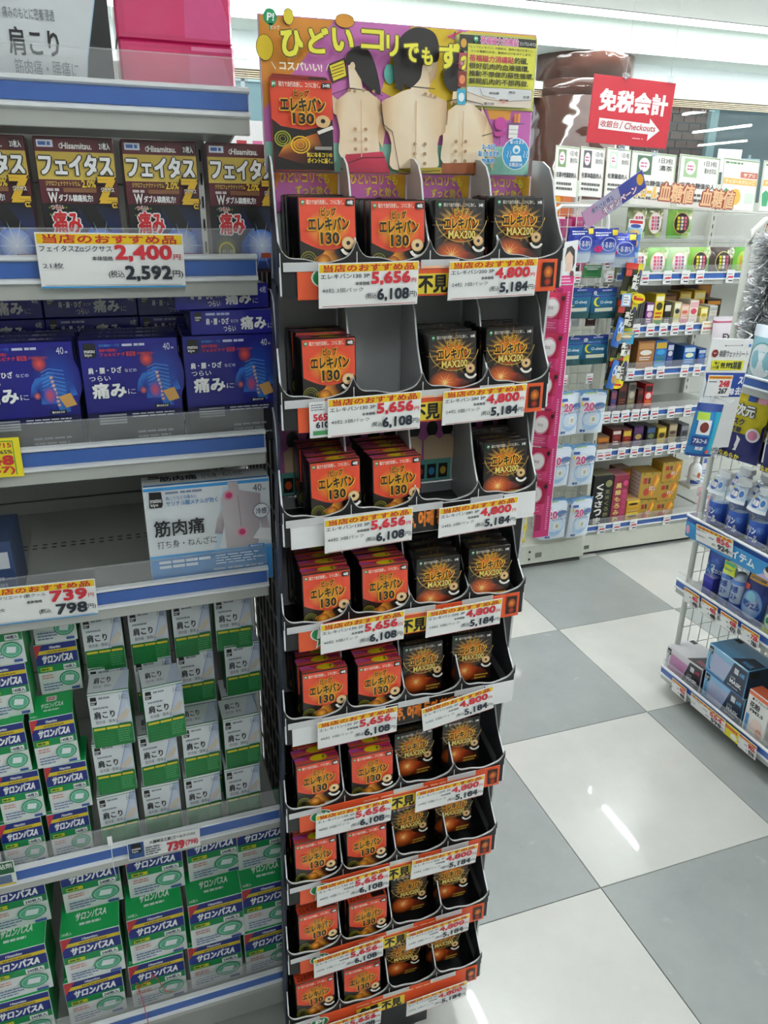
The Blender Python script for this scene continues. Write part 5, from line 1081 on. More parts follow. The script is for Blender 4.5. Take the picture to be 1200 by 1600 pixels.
hk = MB('metal'); hk.box(2.79, 2.97, FY - .02, FY - .015, .30, .52, 'e4e6e4', ch=.001); hk.tube([(2.79, FY - .018, .52), (2.79, FY - .018, .56), (2.97, FY - .018, .56), (2.97, FY - .018, .52)], .003, 'e0e2e0')
b1, c1 = pbottle('eceff2', 'f6f6f4', None)
S = lambda a, v, off=0: Vector(((.0335 + off) * math.cos(math.radians(200 + 140 * a)), (.0335 + off) * math.sin(math.radians(200 + 140 * a)), v * .08 + .01))
F = Frame(b1, (0, 0, 0), (.08, 0, 0), (0, 0, .08), 'plastic', fn=S, sub=8); F.rect(0, 0, 1, .25, '2f55a0'); F.rect(.0, .3, 1, .9, 'f4f2ee'); F.ell(.5, .6, .14, .2, 'c85a3a')
b = EM('bottle', (2.83, FY + .03, .32), label='white bottle with a white cap at the right end of the far unit', cat='bottle'); OB('body', b1, b); OB('cap', c1, b)
st = MB('metal'); st.box(2.79, 2.97, FY + .0, FY + .10, .30, .318, 'd8dad4', ch=.002); FO('side_ledge', st)
m = gbox(.07, .15, .05, 'dfe4ee', ['3a5ab0', 'f0e8e8', '4a6ac0'], 81, 'film'); OB('carton', m, None, (2.905, FY + .03, .318), label='white and blue carton beside the white bottle', cat='carton')
# clear bags with pink tools hanging at the aisle end
m = MB('clear'); mt = pouch(.05, .20, .006, 'ffffff', lambda F: None, 'clear', .05)
F = Frame(mt, (-.025, -.002, 0), (.05, 0, 0), (0, 0, .2), 'plastic', step=.0004); F.k = 2
F.line([(.5, .55), (.45, .85), (.6, .9)], .006, 'c06a84'); F.line([(.5, .55), (.62, .12)], .005, 'b8647c'); F.line([(.5, .55), (.32, .15)], .005, 'd08098'); F.rect(.05, .9, .95, .99, 'd8a8b4')
mt = mt.build('tool_bag')
for k, (x, y, zz, r) in enumerate(((2.735, 2.90, .17, .2), (2.765, 2.92, .13, -.3), (2.80, 2.88, .15, .5), (2.83, 2.93, .10, -.1), (2.79, 2.86, .19, .9))):
    OB('tool_bag', mt, None, (x, y, zz), (0, 0, r), 'clear bag with a pink beauty tool hanging at the aisle end, %s of five' % ORD[k], 'bag', 'clear bags with pink tools')
m = MB('metal')
for x in (2.74, 2.79, 2.83): m.tube([(x, FY, .385), (x, 2.86, .38), (x, 2.85, .39)], .002, 'cfd2d0')
FO('hang_hook', m)
# silver-white cartons beyond, under the header cards, and red bag
m = pouch(.14, .17, .02, 'c02030', lambda F: (F.rect(0, .88, 1, 1, 'c8303c'), F.rect(.25, .35, .95, .7, 'dcdcdc'), F.rect(.0, .45, .25, .8, 'e8c088'), F.bars(.2, .08, .9, .25, 2, 'e86a70', seed=2)), 'foil', .1)
OB('pouch', m, None, (3.09, FY + .06, FZ[0] - .028 + .09), (0, .1, 0), label='red snack pouch with a white panel, hanging right of the tea pouches', cat='pouch')
m = MB('metal'); m.tube([(3.05, FY + .39, 1.66), (3.05, FY + .05, 1.655)], .002, 'e0e2e0'); m.tube([(3.13, FY + .39, 1.66), (3.13, FY + .05, 1.655)], .002, 'e0e2e0'); FO('hang_hook', m)

# ------------------------------------------------------------------ wire rack with hanging bags
RY = 2.97
rack = EM('wire_rack', (2.0, RY + .1, 0), label='white wire rack with hanging bags at the left end of the far unit', cat='rack')
def RO(name, m): return OB(name, m, rack, (-2.0, -RY - .1, 0))
m = MB('metal'); m.box(1.775, 2.135, RY + .02, RY + .40, .022, .125, 'd6d8cc', ch=.004); m.box(1.78, 2.13, RY + .03, RY + .39, 0, .012, '4a4c48')
for q in (.045, .085): m.box(1.822, 1.832, RY + .018, RY + .0205, q, q + .01, '1c1c1a')
m.box(1.86, 1.895, RY + .018, RY + .0205, .055, .08, '7a7c76'); RO('base', m)
for x in (1.80, 2.11):
    m = MB('plastic'); m.lathe([(.0, 0), (.012, 0), (.012, .01), (.006, .012), (.006, .024)], 12, 'e4e6e0', c=(x, RY + .05)); RO('foot', m)
m = MB('metal'); m.tube([(1.855, RY + .12, .17), (1.845, RY + .12, .21), (1.845, RY + .12, 1.62), (1.858, RY + .12, 1.665), (1.89, RY + .12, 1.685), (2.09, RY + .12, 1.685), (2.125, RY + .12, 1.665), (2.135, RY + .12, 1.62), (2.135, RY + .12, .21), (2.12, RY + .12, .17)], .008, 'e6e8e2', segs=10, closed=True); RO('frame', m)
m = MB('metal')
for k in range(30): m.tube([(1.85, RY + .12, .2 + .05 * k), (2.13, RY + .12, .2 + .05 * k)], .0016, 'd6d8d4', segs=5)
for k in range(6): m.tube([(1.885 + .044 * k, RY + .123, .17), (1.885 + .044 * k, RY + .123, 1.68)], .0016, 'd6d8d4', segs=5)
RO('wire_grid', m)
hkm = MB('metal'); hkm.tube([(0, .115, 0), (0, -.03, -.004), (0, -.04, .008)], .0022, 'dfe1de', segs=6); hkm = hkm.build()
def hooks(lst):
    for x, z in lst: OB('hook', hkm, rack, (x - 2.0, -.1, z))
hooks([(1.92, 1.60), (2.04, 1.60), (2.125, 1.58), (1.93, 1.358), (2.065, 1.358), (1.915, 1.15), (2.05, 1.15), (1.945, .897), (2.07, .893), (1.915, .648), (2.05, .65), (1.925, .404), (2.065, .392)])
sv = pouch(.125, .14, .014, 'b8c8e4', art_silver, 'foil', .1).build('bag'); mo = pouch(.128, .13, .008, '1c5878', art_moon, 'foil', .2).build('bag'); b20 = pouch(.135, .205, .014, 'dde8f4', art_blue20, 'film', .1).build('bag')
def bags(me, name, lst, H, n, cat, grp, desc, step=.014):
    for x, z, rz, lb in lst:
        for k in range(n):
            OB(name, me, None, (x - .003 * k + random.uniform(-.002, .002), RY - .012 + step * k, z - .002 * k), (random.uniform(-.04, .04) + .04, random.uniform(-.03, .03), rz + random.uniform(-.08, .08)), '%s, %s, %s' % (desc, lb, 'in front' if k == 0 else ORD[k] + ' on its hook'), cat, grp)
bags(sv, 'foil_bag', [(1.915, 1.463, .05, 'left hook of the top row'), (2.035, 1.458, -.02, 'middle hook of the top row'), (2.125, 1.440, -.5, 'right hook of the top row')], .14, 2, 'bag', 'blue and silver foil bags', 'blue and silver foil bag')
bags(mo, 'foil_bag', [(1.93, 1.226, .02, 'upper left'), (2.065, 1.222, .0, 'upper right'), (1.915, 1.018, .03, 'lower left'), (2.05, 1.018, -.05, 'lower right')], .13, 3, 'bag', 'teal bags with a moon', 'teal bag with a yellow moon')
bags(b20, 'white_bag', [(1.945, .692, .12, 'upper row, left hook'), (2.065, .692, -.05, 'upper row, right hook'), (1.912, .440, .0, 'middle row, left hook'), (2.05, .432, .08, 'middle row, right hook'), (1.925, .165, .05, 'bottom row, left hook'), (2.065, .16, .1, 'bottom row, right hook')], .205, 3, 'bag', 'white bags marked 20', 'pale blue bag marked 20', .018)
# small cards and tags on the rack
for k, (x, z, w, h, c, cl, lb) in enumerate(((2.07, 1.385, .10, .055, '4a9a5a', ['c8e0c8', 'e8f0e8', '2a7a4a'], 'green leaflet'), (1.945, 1.40, .11, .04, '2a2624', ['c8c0b8', '8a8078', 'd8d0c8'], 'dark leaflet with pale lettering'), (2.0, 1.17, .06, .05, 'cfd3d6', ['b8bcc0', 'e4e6e8'], 'grey leaflet'), (2.09, 1.17, .055, .055, '5a3a38', ['c8b8b0', 'e8d8d0'], 'dark leaflet with a portrait'))):
    OB('leaflet', gbox(w, h, .003, c, cl, 90 + k, 'film'), None, (x, RY + .105, z), (0, 0, 0), '%s behind the bags on the wire rack' % lb, 'leaflet')
for k, (x, z) in enumerate(((1.925, 1.375), (2.09, 1.375), (1.90, 1.165), (1.91, .925), (2.045, .925), (2.07, 1.43))):
    o = OB('price_tag', tags[k % 4], None, (x, RY + .0, z), (.1, 0, 0), 'small white tag on the wire rack, %s from the top' % ORD[k], 'price tag', 'price tags on the wire rack'); o.scale = (.8, 1, .8)
# hanging strips of black and yellow sachets at the right side of the rack
nn = pouch(.10, .135, .008, '2a2814', art_ninniku, 'film', .12).build('sachet')
strip = MB('plastic'); strip.box(-.008, .008, 0, .001, 0, .62, '2f5aa8', ch=.0003)

OB('clip_strip', strip, None, (2.135, RY - .02, .90), (0, .04, 0), label='blue clip strip holding black and yellow sachets', cat='clip strip')
for k, (x, z, r) in enumerate(((2.175, 1.322, .1), (2.165, 1.165, -.1), (2.16, 1.03, .15), (2.155, .925, -.05))):
    OB('sachet', nn, None, (x, RY - .035, z), (.05, .08, r), 'black and yellow sachet with white lettering, %s on the blue strip' % ('topmost', 'second', 'third', 'lowest')[k], 'sachet', 'sachets on the blue clip strip')
m = gbox(.085, .055, .002, '3a9ac8', ['d8b86a', 'e8d8a8', 'c8884a'], 96, 'film'); OB('leaflet', m, None, (2.18, RY - .052, 1.108), (0, .05, 0), label='sky-blue leaflet with golden figures below the upper sachets', cat='leaflet')
for k, (x, z) in enumerate(((2.215, 1.285), (2.155, .905))):
    m = MB('card'); F = Frame(m, (-.035, 0, 0), (.07, 0, 0), (0, 0, .045), 'card'); F.ell(.5, .5, .5, .5, 'ecd820', seg=24); F.rect(.12, .32, .88, .55, 'c8302c', up=1); F.text('ヒット', .3, .6, .7, .8, 'c8302c', .03); F.ell(.2, .6, .1, .14, 'c8302c')
    m.prism([(.035 * math.cos(math.radians(a)), .0225 + .0225 * math.sin(math.radians(a))) for a in range(0, 360, 20)], 'y', .0002, .0012, 'ecd820')
    OB('badge', m, None, (x, RY - .055, z), (0, .12, 0), label='oval yellow and red badge, %s of two by the sachets' % ('upper', 'lower')[k], cat='badge', group='yellow badges')
m = MB('card'); F = front(m, .05, .055); m.box(-.025, .025, 0, .001, 0, .055, 'e8ecf0', ch=.0003); F.rect(.02, .02, .98, .98, '7ab0e0'); F.rect(.15, .1, .85, .9, 'f4f6f8'); F.bars(.2, .2, .8, .8, 3, '8a8e96', seed=2)
OB('price_tag', m, None, (2.155, RY - .053, 1.275), (0, .05, 0), label='white and sky-blue tag beside the upper yellow badge', cat='price tag')
m = pouch(.06, .13, .01, '2f66b8', lambda F: (F.ell(.5, .6, .35, .25, 'c8d8ec'), F.ell(.5, .35, .3, .15, 'b8945a')), 'foil', .1).build('bag')
for k, z in enumerate((1.10, .91)): OB('foil_bag', m, None, (2.115, RY - .06, z), (0, .3, .3), 'narrow blue foil bag left of the blue strip, %s of two' % ('upper', 'lower')[k], 'bag', 'narrow blue foil bags')
m = pouch(.075, .10, .006, '2a6ab8', lambda F: (F.rect(0, .75, 1, 1, '8ac0dc'), F.ell(.5, .35, .32, .2, 'c8a070'), F.ell(.45, .82, .4, .12, 'b89a5a')), 'film', .1).build('sachet')
for k, (x, z) in enumerate(((2.205, 1.50), (2.20, 1.40))): OB('sachet', m, None, (x, RY + .02, z), (0, .05, .1), 'blue sachet with nuts, %s of two beside the silver bags' % ('upper', 'lower')[k], 'sachet', 'blue nut sachets')
# yellow bags low at the left
m = pouch(.085, .085, .012, 'e8d020', lambda F: (F.rect(.25, .25, .85, .75, 'dcd8c8'), F.bars(.3, .3, .8, .7, 3, 'a8a070', seed=1), F.ell(.1, .5, .1, .2, 'c84a3a')), 'foil', .12).build('bag')
for k, z in enumerate((.245, .165)): OB('foil_bag', m, None, (1.735, RY - .02 + .01 * k, z), (0, .05 * k, .1), 'small yellow foil bag, %s of two low beside the rack' % ('upper', 'lower')[k], 'bag', 'yellow foil bags')
m = MB('metal'); m.tube([(1.735, RY + .02, .33), (1.735, RY - .03, .325)], .002, 'dfe1de'); m.tube([(1.735, RY + .02, .33), (1.735, RY + .10, .33), (1.85, RY + .11, .33)], .003, 'e6e8e2'); RO('hook_arm', m)
# slanted banner card above the rack
m = MB('card'); m.box(0, .30, 0, .002, 0, .085, '8a86b8', ch=.0004); F = Frame(m, (0, 0, 0), (.30, 0, 0), (0, 0, .085), 'card'); F.rect(.01, .02, .99, .98, 'b4b0cc'); F.poly([(.01, .02), (.35, .02), (.2, .98), (.01, .98)], 'c89ac0'); F.rect(.6, .02, .99, .98, '3f4aa0'); F.ell(.93, .6, .05, .3, 'e8b02c'); F.text('今だけお得な', .14, .55, .5, .85, '3a3a8a', .03, out='f0f0f8'); F.text('キャンペーン', .3, .12, .85, .5, 'e8e4f0', .05, out='8a2a4a', outw=.06)
OB('banner_card', m, None, (1.93, RY - .03, 1.592), (.35, -.60, -.15), label='slanted lilac and blue banner card above the hanging bags', cat='banner')
m = MB('plastic'); m.tube([(1.97, RY - .02, 1.64), (1.99, RY + .12, 1.68)], .002, 'e8eaea', 'plastic', 6); RO('banner_clip', m)
m = gbox(.08, .075, .003, 'f0f0f2', ['c8303a', '3a4a9a', 'e8eaf0'], 98); OB('leaflet', m, None, (2.215, FY - .03, 1.56), (0, .05, 0), label='white, red and blue leaflet right of the banner card', cat='leaflet')

# pink side strip display left of the rack
SX, SY2 = 1.715, 2.72
side = EM('side_strip', (SX, SY2, .30), label='pink cardboard side strip with a portrait on top, beside the wire rack', cat='display')
m = MB('card'); m.box(-.042, .038, 0, .004, .0, 1.09, 'c02a6e', ch=.0006); F = Frame(m, (-.042, 0, 0), (.08, 0, 0), (0, 0, 1.09), 'card'); F.rect(.02, .0, .95, 1, 'c22c70'); F.rect(.95, 0, .99, 1, 'f0e8ec')
for k in range(5):
    F.rect(.05, .03 + .2 * k, .4, .19 + .2 * k, '94184a', up=(1 if k == 0 else 0))
for k in range(5): F.bars(.68, .03 + .2 * k, .82, .18 + .2 * k, 16, 'e8a8c4', seed=k, up=(1 if k == 0 else 0))
OB('strip_board', m, side)
m = MB('card'); pts = [(.038, 1.092), (.038, 1.26), (-.03, 1.25), (-.06, 1.262), (-.05, 1.225), (-.03, 1.19), (-.03, 1.092)]; m.prism(pts, 'y', 0, .004, 'eceef0', edge='ffffff'); F = Frame(m, (-.03, 0, 1.095), (.066, 0, 0), (0, 0, .16), 'card')
F.ell(.52, .62, .3, .2, 'e8c8b4'); F.poly([(.3, .3), (.75, .3), (.7, .5), (.35, .5)], 'e4c4b0'); F.poly([(.2, .62), (.3, .85), (.6, .9), (.85, .8), (.92, .5), (.8, .35), (.78, .65), (.5, .78), (.32, .7)][::-1], '4a4448'); F.rect(.02, .0, .98, .2, 'd83a84'); F.bars(.1, .03, .9, .17, 2, 'f4c8dc', seed=2); F.ell(.78, .24, .14, .08, '7a4a4a')
OB('portrait_panel', m, side)
pk = pouch(.095, .155, .012, 'b01c48', art_pink, 'foil', .06).build('pack')
for k, z in enumerate((1.215, 1.06, .905, .74, .58, .43)):
    OB('pink_pack', pk, None, (SX - .078 + .002 * (k % 2), SY2 - .02, z), (.06, .10, -.35), 'crimson pack with a white circle on the pink strip, %s from the top' % ORD[k], 'pack', 'crimson packs on the side strip')
m = MB('metal'); m.tube([(.02, .004, 1.12), (.05, .2, 1.16), (.125, .36, 1.18)], .003, 'e6e8e2'); m.tube([(.02, .004, .2), (.05, .2, .2), (.125, .36, .2)], .003, 'e6e8e2'); OB('bracket', m, side)

# orange and pink packs high behind the rack
def accordion(w, h, c1, c2):
    m = MB('film'); m.box(-w / 2, w / 2, 0, .07, 0, h, c1, ch=.002, top=c2); F = front(m, w, h, mat='film'); F.rect(.02, .02, .98, .98, c1); F.rect(.05, .7, .42, .95, c2); F.ell(.24, .5, .14, .1, 'f4c03a' if c1[0] == 'e' else 'f0a0c8'); F.text('コラーゲン', .06, .76, .4, .86, 'f8ecd8', .02); F.ell(.25, .2, .15, .1, 'e8a020' if c1[0] == 'e' else 'd85aa0')
    for k in range(8): F.rect(.5 + .055 * k, .05, .52 + .055 * k, .95, mixc(c1, 'ffffff', .25), up=(1 if k == 0 else 0))
    return m.build('pack')
ao, ap = accordion(.12, .15, 'e87a2a', 'e8902c'), accordion(.10, .13, 'd0458c', 'e06aa8')
for k, (x, y, z, me, lb) in enumerate(((1.98, 3.42, 1.63, ao, 'orange pack, left one of the high row'), (2.10, 3.425, 1.64, ao, 'orange pack, second of the high row'), (1.99, 3.40, 1.48, ao, 'orange pack, lower left'), (2.07, 3.36, 1.50, ap, 'pink pack, upper of the left pair'), (2.19, 3.36, 1.51, ap, 'pink pack, upper of the right pair'), (2.05, 3.36, 1.362, ap, 'pink pack, lower of the left pair'), (2.17, 3.36, 1.362, ap, 'pink pack, lower of the right pair'))):
    OB('collagen_pack', me, None, (x, y, z), (0, 0, .05 * (k % 3 - 1)), lb + ' behind the wire rack', 'pack', 'orange and pink packs behind the rack')
bk = EM('shelving_unit', (1.55, 3.62, 0), label='white shelving unit behind the wire rack and the plaster display', cat='shelving')
def BKO(n, m): return OB(n, m, bk, (-1.55, -3.62, 0))
m = MB('metal'); m.box(.42, 2.14, 3.45, 3.80, 0, .1, 'd2d4ca', ch=.003); BKO('base', m)
m = MB('metal'); m.box(.42, 2.14, 3.78, 3.80, .1, 1.62, 'd6d8d4', ch=.002); BKO('back_panel', m)
for z in (.5, .9, 1.355, 1.62):
    m = MB('metal'); m.box(.42, 2.13, 3.40 if z < 1.3 else 3.35 if z < 1.5 else 3.50, 3.78, z - .012, z - .002, 'd8dad6', ch=.001); (m.box(2.13, 2.27, 3.35, 3.426, z - .012, z - .002, 'd8dad6') if 1.3 < z < 1.5 else m.box(2.13, 2.27, 3.50, 3.78, z - .012, z - .002, 'd8dad6') if z > 1.5 else None); BKO('shelf', m)
m = MB('metal'); m.box(1.9, 2.2, 3.41, 3.50, 1.615, 1.625, 'd8dad6', ch=.001); BKO('ledge', m)
pt = MB('film'); pt.box(-.07, .07, 0, .10, 0, .15, 'd8508c', ch=.003, top='e88ab4'); F = front(pt, .14, .15, mat='film'); F.rect(.02, .02, .98, .98, 'da548f'); F.rect(.02, .0, .98, .3, 'f0e8ec'); F.ell(.6, .75, .14, .12, 'c8304a'); F.bars(.45, .72, .75, .8, 1, 'f4e8ec', seed=1); F.rect(.1, .4, .5, .9, 'e27aa8'); pt = pt.build()
for k, x in enumerate((2.03, 2.175)): OB('tissue_pack', pt, None, (x, 3.62, 1.62), (0, 0, .03), '%s pink wrapped pack on the very top behind the orange packs' % ('left', 'right')[k], 'pack', 'pink wrapped packs')
m = MB('film'); m.box(-.05, .05, 0, .1, 0, .17, 'ecebef', ch=.003); OB('white_pack', m, None, (1.86, 3.66, 1.618), label='plain white pack on the very top, just right of the header board', cat='pack')
m = gbox(.12, .09, .05, '2c52b8', ['3a62c8', '2c52b8', '3a62c8'], 101); OB('blue_sign', m, None, (1.98, 3.74, 1.785), label='small blue block above the pink wrapped packs', cat='sign')
m = MB('metal'); m.box(-.01, .01, 0, .01, 0, .17, 'cfd1cd', ch=.001); m.box(-.05, .05, -.03, .03, 0, .006, 'cfd1cd', ch=.001); OB('sign_stand', m, None, (1.98, 3.765, 1.62), label='thin metal stand under the small blue block', cat='stand')

# goods seen through the gap left of the header board
m = MB('card'); m.box(0, .42, 0, .05, 0, .38, 'f0eef0', ch=.001); F = Frame(m, (0, 0, 0), (.42, 0, 0), (0, 0, .38), 'card'); F.rect(.01, .01, .99, .99, 'f2f0f2')
for k in range(6): F.rect(.04 + .16 * k, .3, .14 + .16 * k, .8, ('c83a7a', 'b02a3a', 'd86a9a')[k % 3], up=(1 if k == 0 else 0)); F.poly([(.05 + .16 * k, .1), (.13 + .16 * k, .15), (.11 + .16 * k, .25)], 'e8a0c0', up=0)
OB('poster_box', m, None, (.49, 3.54, 1.62), label='white and pink poster box seen between the shelving and the header board', cat='poster')

# ------------------------------------------------------------------ brown glossy column
m = MB('lacquer'); R = .45
pr = [(R, 0), (R, 2.545), (R - .008, 2.549), (R - .008, 2.555), (R, 2.559), (R, 2.665), (R - .008, 2.669), (R - .008, 2.675), (R, 2.679), (R, 2.86)]
m.lathe(pr, 44, '4c322b', 'lacquer'); OB('column', m, None, (4.0, 6.46, 0), label='round glossy brown column between the header board and the red sign', cat='column')

# ------------------------------------------------------------------ hanging red checkout sign
sg = EM('hanging_sign', (1.842, 2.6, 1.995), (0, .03, 0), label='red hanging sign pointing right to the tax-free checkouts', cat='sign')
m = MB('film'); W, H = .345, .215; m.box(-W / 2, W / 2, 0, .004, -H / 2, H / 2, 'c0303c', ch=.001); F = Frame(m, (-W / 2, 0, -H / 2), (W, 0, 0), (0, 0, H), 'film'); F.rect(.005, .008, .995, .992, 'c62f3e')
F.text('免税会計', .10, .50, .93, .80, 'ffffff', .06, res=3); F.poly([(.12, .22), (.74, .20), (.74, .10), (.88, .27), (.74, .44), (.74, .36), (.12, .38)], 'f2f0f0'); F.text('收銀台', .14, .25, .36, .35, 'c04a54', .02); F.text('/', .375, .24, .41, .36, 'c04a54', .0); F.text('Checkouts', .43, .245, .82, .345, 'b83a46', .01, slant=.15); F.bars(.55, .11, .73, .13, 1, 'f0d0d4', seed=2, fill=.6)
OB('sign_board', m, sg)
m = MB('clear'); m.tube([(.0, .0, .0), (0, 0, .02)], .012, 'ffffff', 'bottle', 10); m.tube([(0, -.004, .005), (0, .008, .005)], .004, 'e8e8e8', 'plastic', 8); cm = m.build()
for x, z in ((-.045, .100), (.145, .105), (-.02, -.125), (.125, -.135)): OB('clip', cm, sg, (x, 0, z))
m = MB('plastic')
for x in (-.045, .145): m.tube([(x, 0, .12), (x + .005, .02, CEIL - 1.995)], .0008, 'dfe3e6', 'plastic', 5)
OB('hanging_line', m, sg)

# ------------------------------------------------------------------ right shelving (its fronts face the aisle, towards -x)
RX = 1.78; RE = 1.93
rg = EM('shelving_unit', (2.0, 1.2, 0), label='white shelving unit at the right with masks and spray bottles', cat='shelving')
RR = (0, 0, -math.pi / 2)
def RG(n, m, parent=None, loc=(0, 0, 0), rot=(0, 0, 0)): return OB(n, m, parent or rg, (loc[0] - 2.0, loc[1] - 1.2, loc[2]) if parent is None else loc, rot)
m = MB('metal'); m.box(1.825, 2.3, .2, RE - .03, .022, .075, 'd4d6cb', ch=.004); m.box(1.86, 2.3, .22, RE - .06, 0, .02, '2c2e2c'); RG('base', m)
m = MB('metal'); m.box(2.28, 2.295, .2, RE, .08, 1.60, 'd3d5d0', ch=.002); RG('back_panel', m)
for z in (.112, .470, .712, 1.215):
    o = shelf(rg, 0, RE - .2 if z < 1 else 1.64, 0, .45, z, g_h=.022 if z < 1 else .02); o.location = (RX - 2.0, (RE - .01 if z < 1 else 1.86) - 1.2, 0); o.rotation_euler = RR
m = MB('metal'); m.tube([(1.842, RE, .02), (1.842, RE, 1.57), (1.852, RE, 1.615), (1.885, RE, 1.645), (2.20, RE, 1.65), (2.26, RE, 1.62), (2.27, RE, 1.57), (2.27, RE, .02)], .010, 'e2e4dc', segs=10); m.box(1.832, 1.852, RE - .01, RE + .01, 0, .03, 'd8dad2'); RG('end_frame', m)
m = MB('metal')
for k in range(20): m.tube([(1.85, RE, .10 + .075 * k), (2.27, RE, .10 + .075 * k)], .0016, 'd4d6d2', segs=5)
for k in range(8): m.tube([(1.89 + .048 * k, RE + .003, .06), (1.89 + .048 * k, RE + .003, 1.64)], .0016, 'd4d6d2', segs=5)
RG('end_grid', m)
m = MB('plastic'); m.box(-.0225, .0225, 0, .002, 0, .03, '9a9c9c', ch=.0005); F = front(m, .045, .03, mat='plastic'); F.rect(.2, .2, .8, .8, '6a6c6e'); RG('end_cap', m, None, (RX - .004, 1.895, .076), RR)
# band with lettering under the spray bottles
m = MB('card'); W, H = .42, .055; m.box(0, W, 0, .0012, 0, H, '2f8ac8', ch=.0003); F = Frame(m, (0, 0, 0), (W, 0, 0), (0, 0, H), 'card'); F.rect(.005, .02, .995, .98, '3390cf'); F.text('おすすめアイテム', .12, .25, .74, .80, 'f4f8fa', .04); F.poly([(.76, .02), (.99, .02), (.99, .4), (.9, .2), (.82, .3)], 'c8b8dc'); F.ell(.87, .5, .045, .3, 'f0e4dc'); F.ell(.88, .68, .045, .2, '2a2a34'); F.ell(.03, .5, .02, .3, 'e8a8c0')
OB('shelf_band', m, None, (RX - .014, 1.905, .640), (.08, 0, -math.pi / 2), label='sky-blue band with white lettering on the rail under the spray bottles', cat='band')
c856 = price_card(.165, .060, '除菌スプレー', '300ml', '856', '924')
OB('price_card', c856, None, (RX - .018, 1.765, .650), (.12, -.05, -math.pi / 2), 'price card reading 856 yen under the spray bottles', 'price card')
c554 = price_card(.165, .052, 'ふつうマスク', '60枚', '554', '598'); OB('price_card', c554, None, (RX - .016, 1.655, .062), (.15, 0, -math.pi / 2), 'price card reading 554 yen under the blue mask boxes', 'price card')
for k, (y, z, p) in enumerate(((1.82, .412, '462'), (1.735, .412, '462'), (1.645, .412, '438'), (1.555, .412, '728'), (1.80, .055, '462'), (1.475, .055, '902'), (1.36, .412, '548'))):
    me = price_card(.075, .055, 'マスク', '7枚', p, {'462': '498', '438': '473', '728': '786', '902': '974', '548': '591'}[p])
    OB('price_card', me, None, (RX - .015, y, z), (.12, 0, -math.pi / 2), 'small price card, %s, %s rail, right unit' % ((ORD[k] if k < 4 else ('left of the widest card', 'right of the yellow sticker', 'nearest the picture edge')[k - 4]), 'middle' if z > .2 else 'lowest'), 'price card', 'small price cards on the right unit')
m = MB('card'); m.box(-.035, .035, 0, .001, 0, .05, 'e8dc2c', ch=.0003); F = front(m, .07, .05); F.rect(.02, .02, .98, .98, 'ecdf34'); F.bars(.1, .6, .9, .9, 1, 'd84a3a', seed=1, fill=.8); F.ell(.65, .3, .2, .22, 'f4f0e8')
OB('sticker', m, None, (RX - .014, 1.545, .058), (.1, 0, -math.pi / 2), label='yellow sticker between the lowest price cards of the right unit', cat='sticker')
# spray bottles with neck cards
def spray():
    b = MB('bottle'); b.lathe([(0, 0), (.030, 0), (.034, .004), (.034, .110), (.030, .125), (.020, .142), (.013, .152), (.012, .16)], 22, 'ffffff', 'bottle')
    lq = MB('plastic'); lq.lathe([(0, .004), (.029, .004), (.031, .010), (.031, .085), (0, .085)], 20, 'c2d4ee', 'plastic')
    lb = MB('film'); S = lambda a, v, off=0: Vector(((.0345 + off) * math.cos(math.radians(180 + 180 * a)), (.0345 + off) * math.sin(math.radians(180 + 180 * a)), .012 + .085 * v))
    F = Frame(lb, (0, 0, 0), (.108, 0, 0), (0, 0, .085), 'film', fn=S, sub=14, step=.0003); F.rect(.02, 0, .98, 1, '1c2f8c', '2c62c8'); F.rect(.02, 0, .98, .1, '0c1440'); F.ell(.7, .7, .14, .16, '6aa0e8', '2c58c0'); F.text('クリン', .26, .52, .62, .78, 'f0f4fa', .05); F.text('ノール', .34, .22, .70, .48, 'f0f4fa', .05); F.ell(.18, .88, .06, .06, 'e8c83a')
    hd = MB('plastic'); hd.lathe([(.014, .150), (.015, .152), (.015, .168), (.009, .172), (.009, .180)], 14, 'f0f2f4'); hd.prism([(-.012, .178), (.030, .182), (.034, .190), (.030, .200), (-.02, .200), (-.024, .190)], 'y', -.010, .010, 'eef1f4'); hd.prism([(.020, .182), (.026, .181), (.030, .160), (.026, .158)], 'y', -.004, .004, 'dfe4ea')
    nc = MB('film'); S2 = lambda a, v, off=0: Vector(((a - .5) * (.074 - .020 * v), -.034 - off - .010 * math.sin(math.pi * a) + .018 * v, .128 + .050 * v))
    F = Frame(nc, (0, 0, 0), (.07, 0, 0), (0, 0, .055), 'film', fn=S2, sub=8, step=.0003); F.rect(0, 0, 1, 1, 'c8dcf0'); F.rect(0, 0, 1, .2, 'eef2f8'); F.ell(.4, .55, .26, .32, '2f52b0'); F.text('除菌', .2, .4, .6, .72, 'f4f6fa', .05); F.ell(.78, .62, .16, .3, 'f0f2f6'); F.ell(.78, .62, .11, .2, '4a86d0'); F.ell(.15, .85, .08, .08, 'e8d03a')
    nc.poly([(-.027, -.016, .178), (.027, -.016, .178), (.020, .010, .184), (-.020, .010, .184)], 'e4ecf6')
    return [x.build('spray') for x in (b, lq, lb, hd, nc)]
sp_ = spray()
for k, (x, y) in enumerate(((1.835, 1.845), (1.835, 1.758), (1.835, 1.668), (1.835, 1.578), (1.925, 1.85), (1.925, 1.76), (1.925, 1.668))):
    o = EM('spray_bottle', (x, y, .684), (0, 0, -math.pi / 2 + random.uniform(-.1, .1)), label='clear spray bottle with a blue label, %s, in the %s row' % (('farthest from the camera', 'second nearest the far end', 'third from the far end', 'nearest the picture edge')[k % 4] if k < 4 else ('farthest', 'middle', 'nearest')[k - 4], 'front' if k < 4 else 'back'), cat='spray bottle', group='spray bottles on the right unit')
    for n, me in zip(('body', 'liquid', 'label', 'trigger_head', 'neck_card'), sp_): OB(n, me, o)
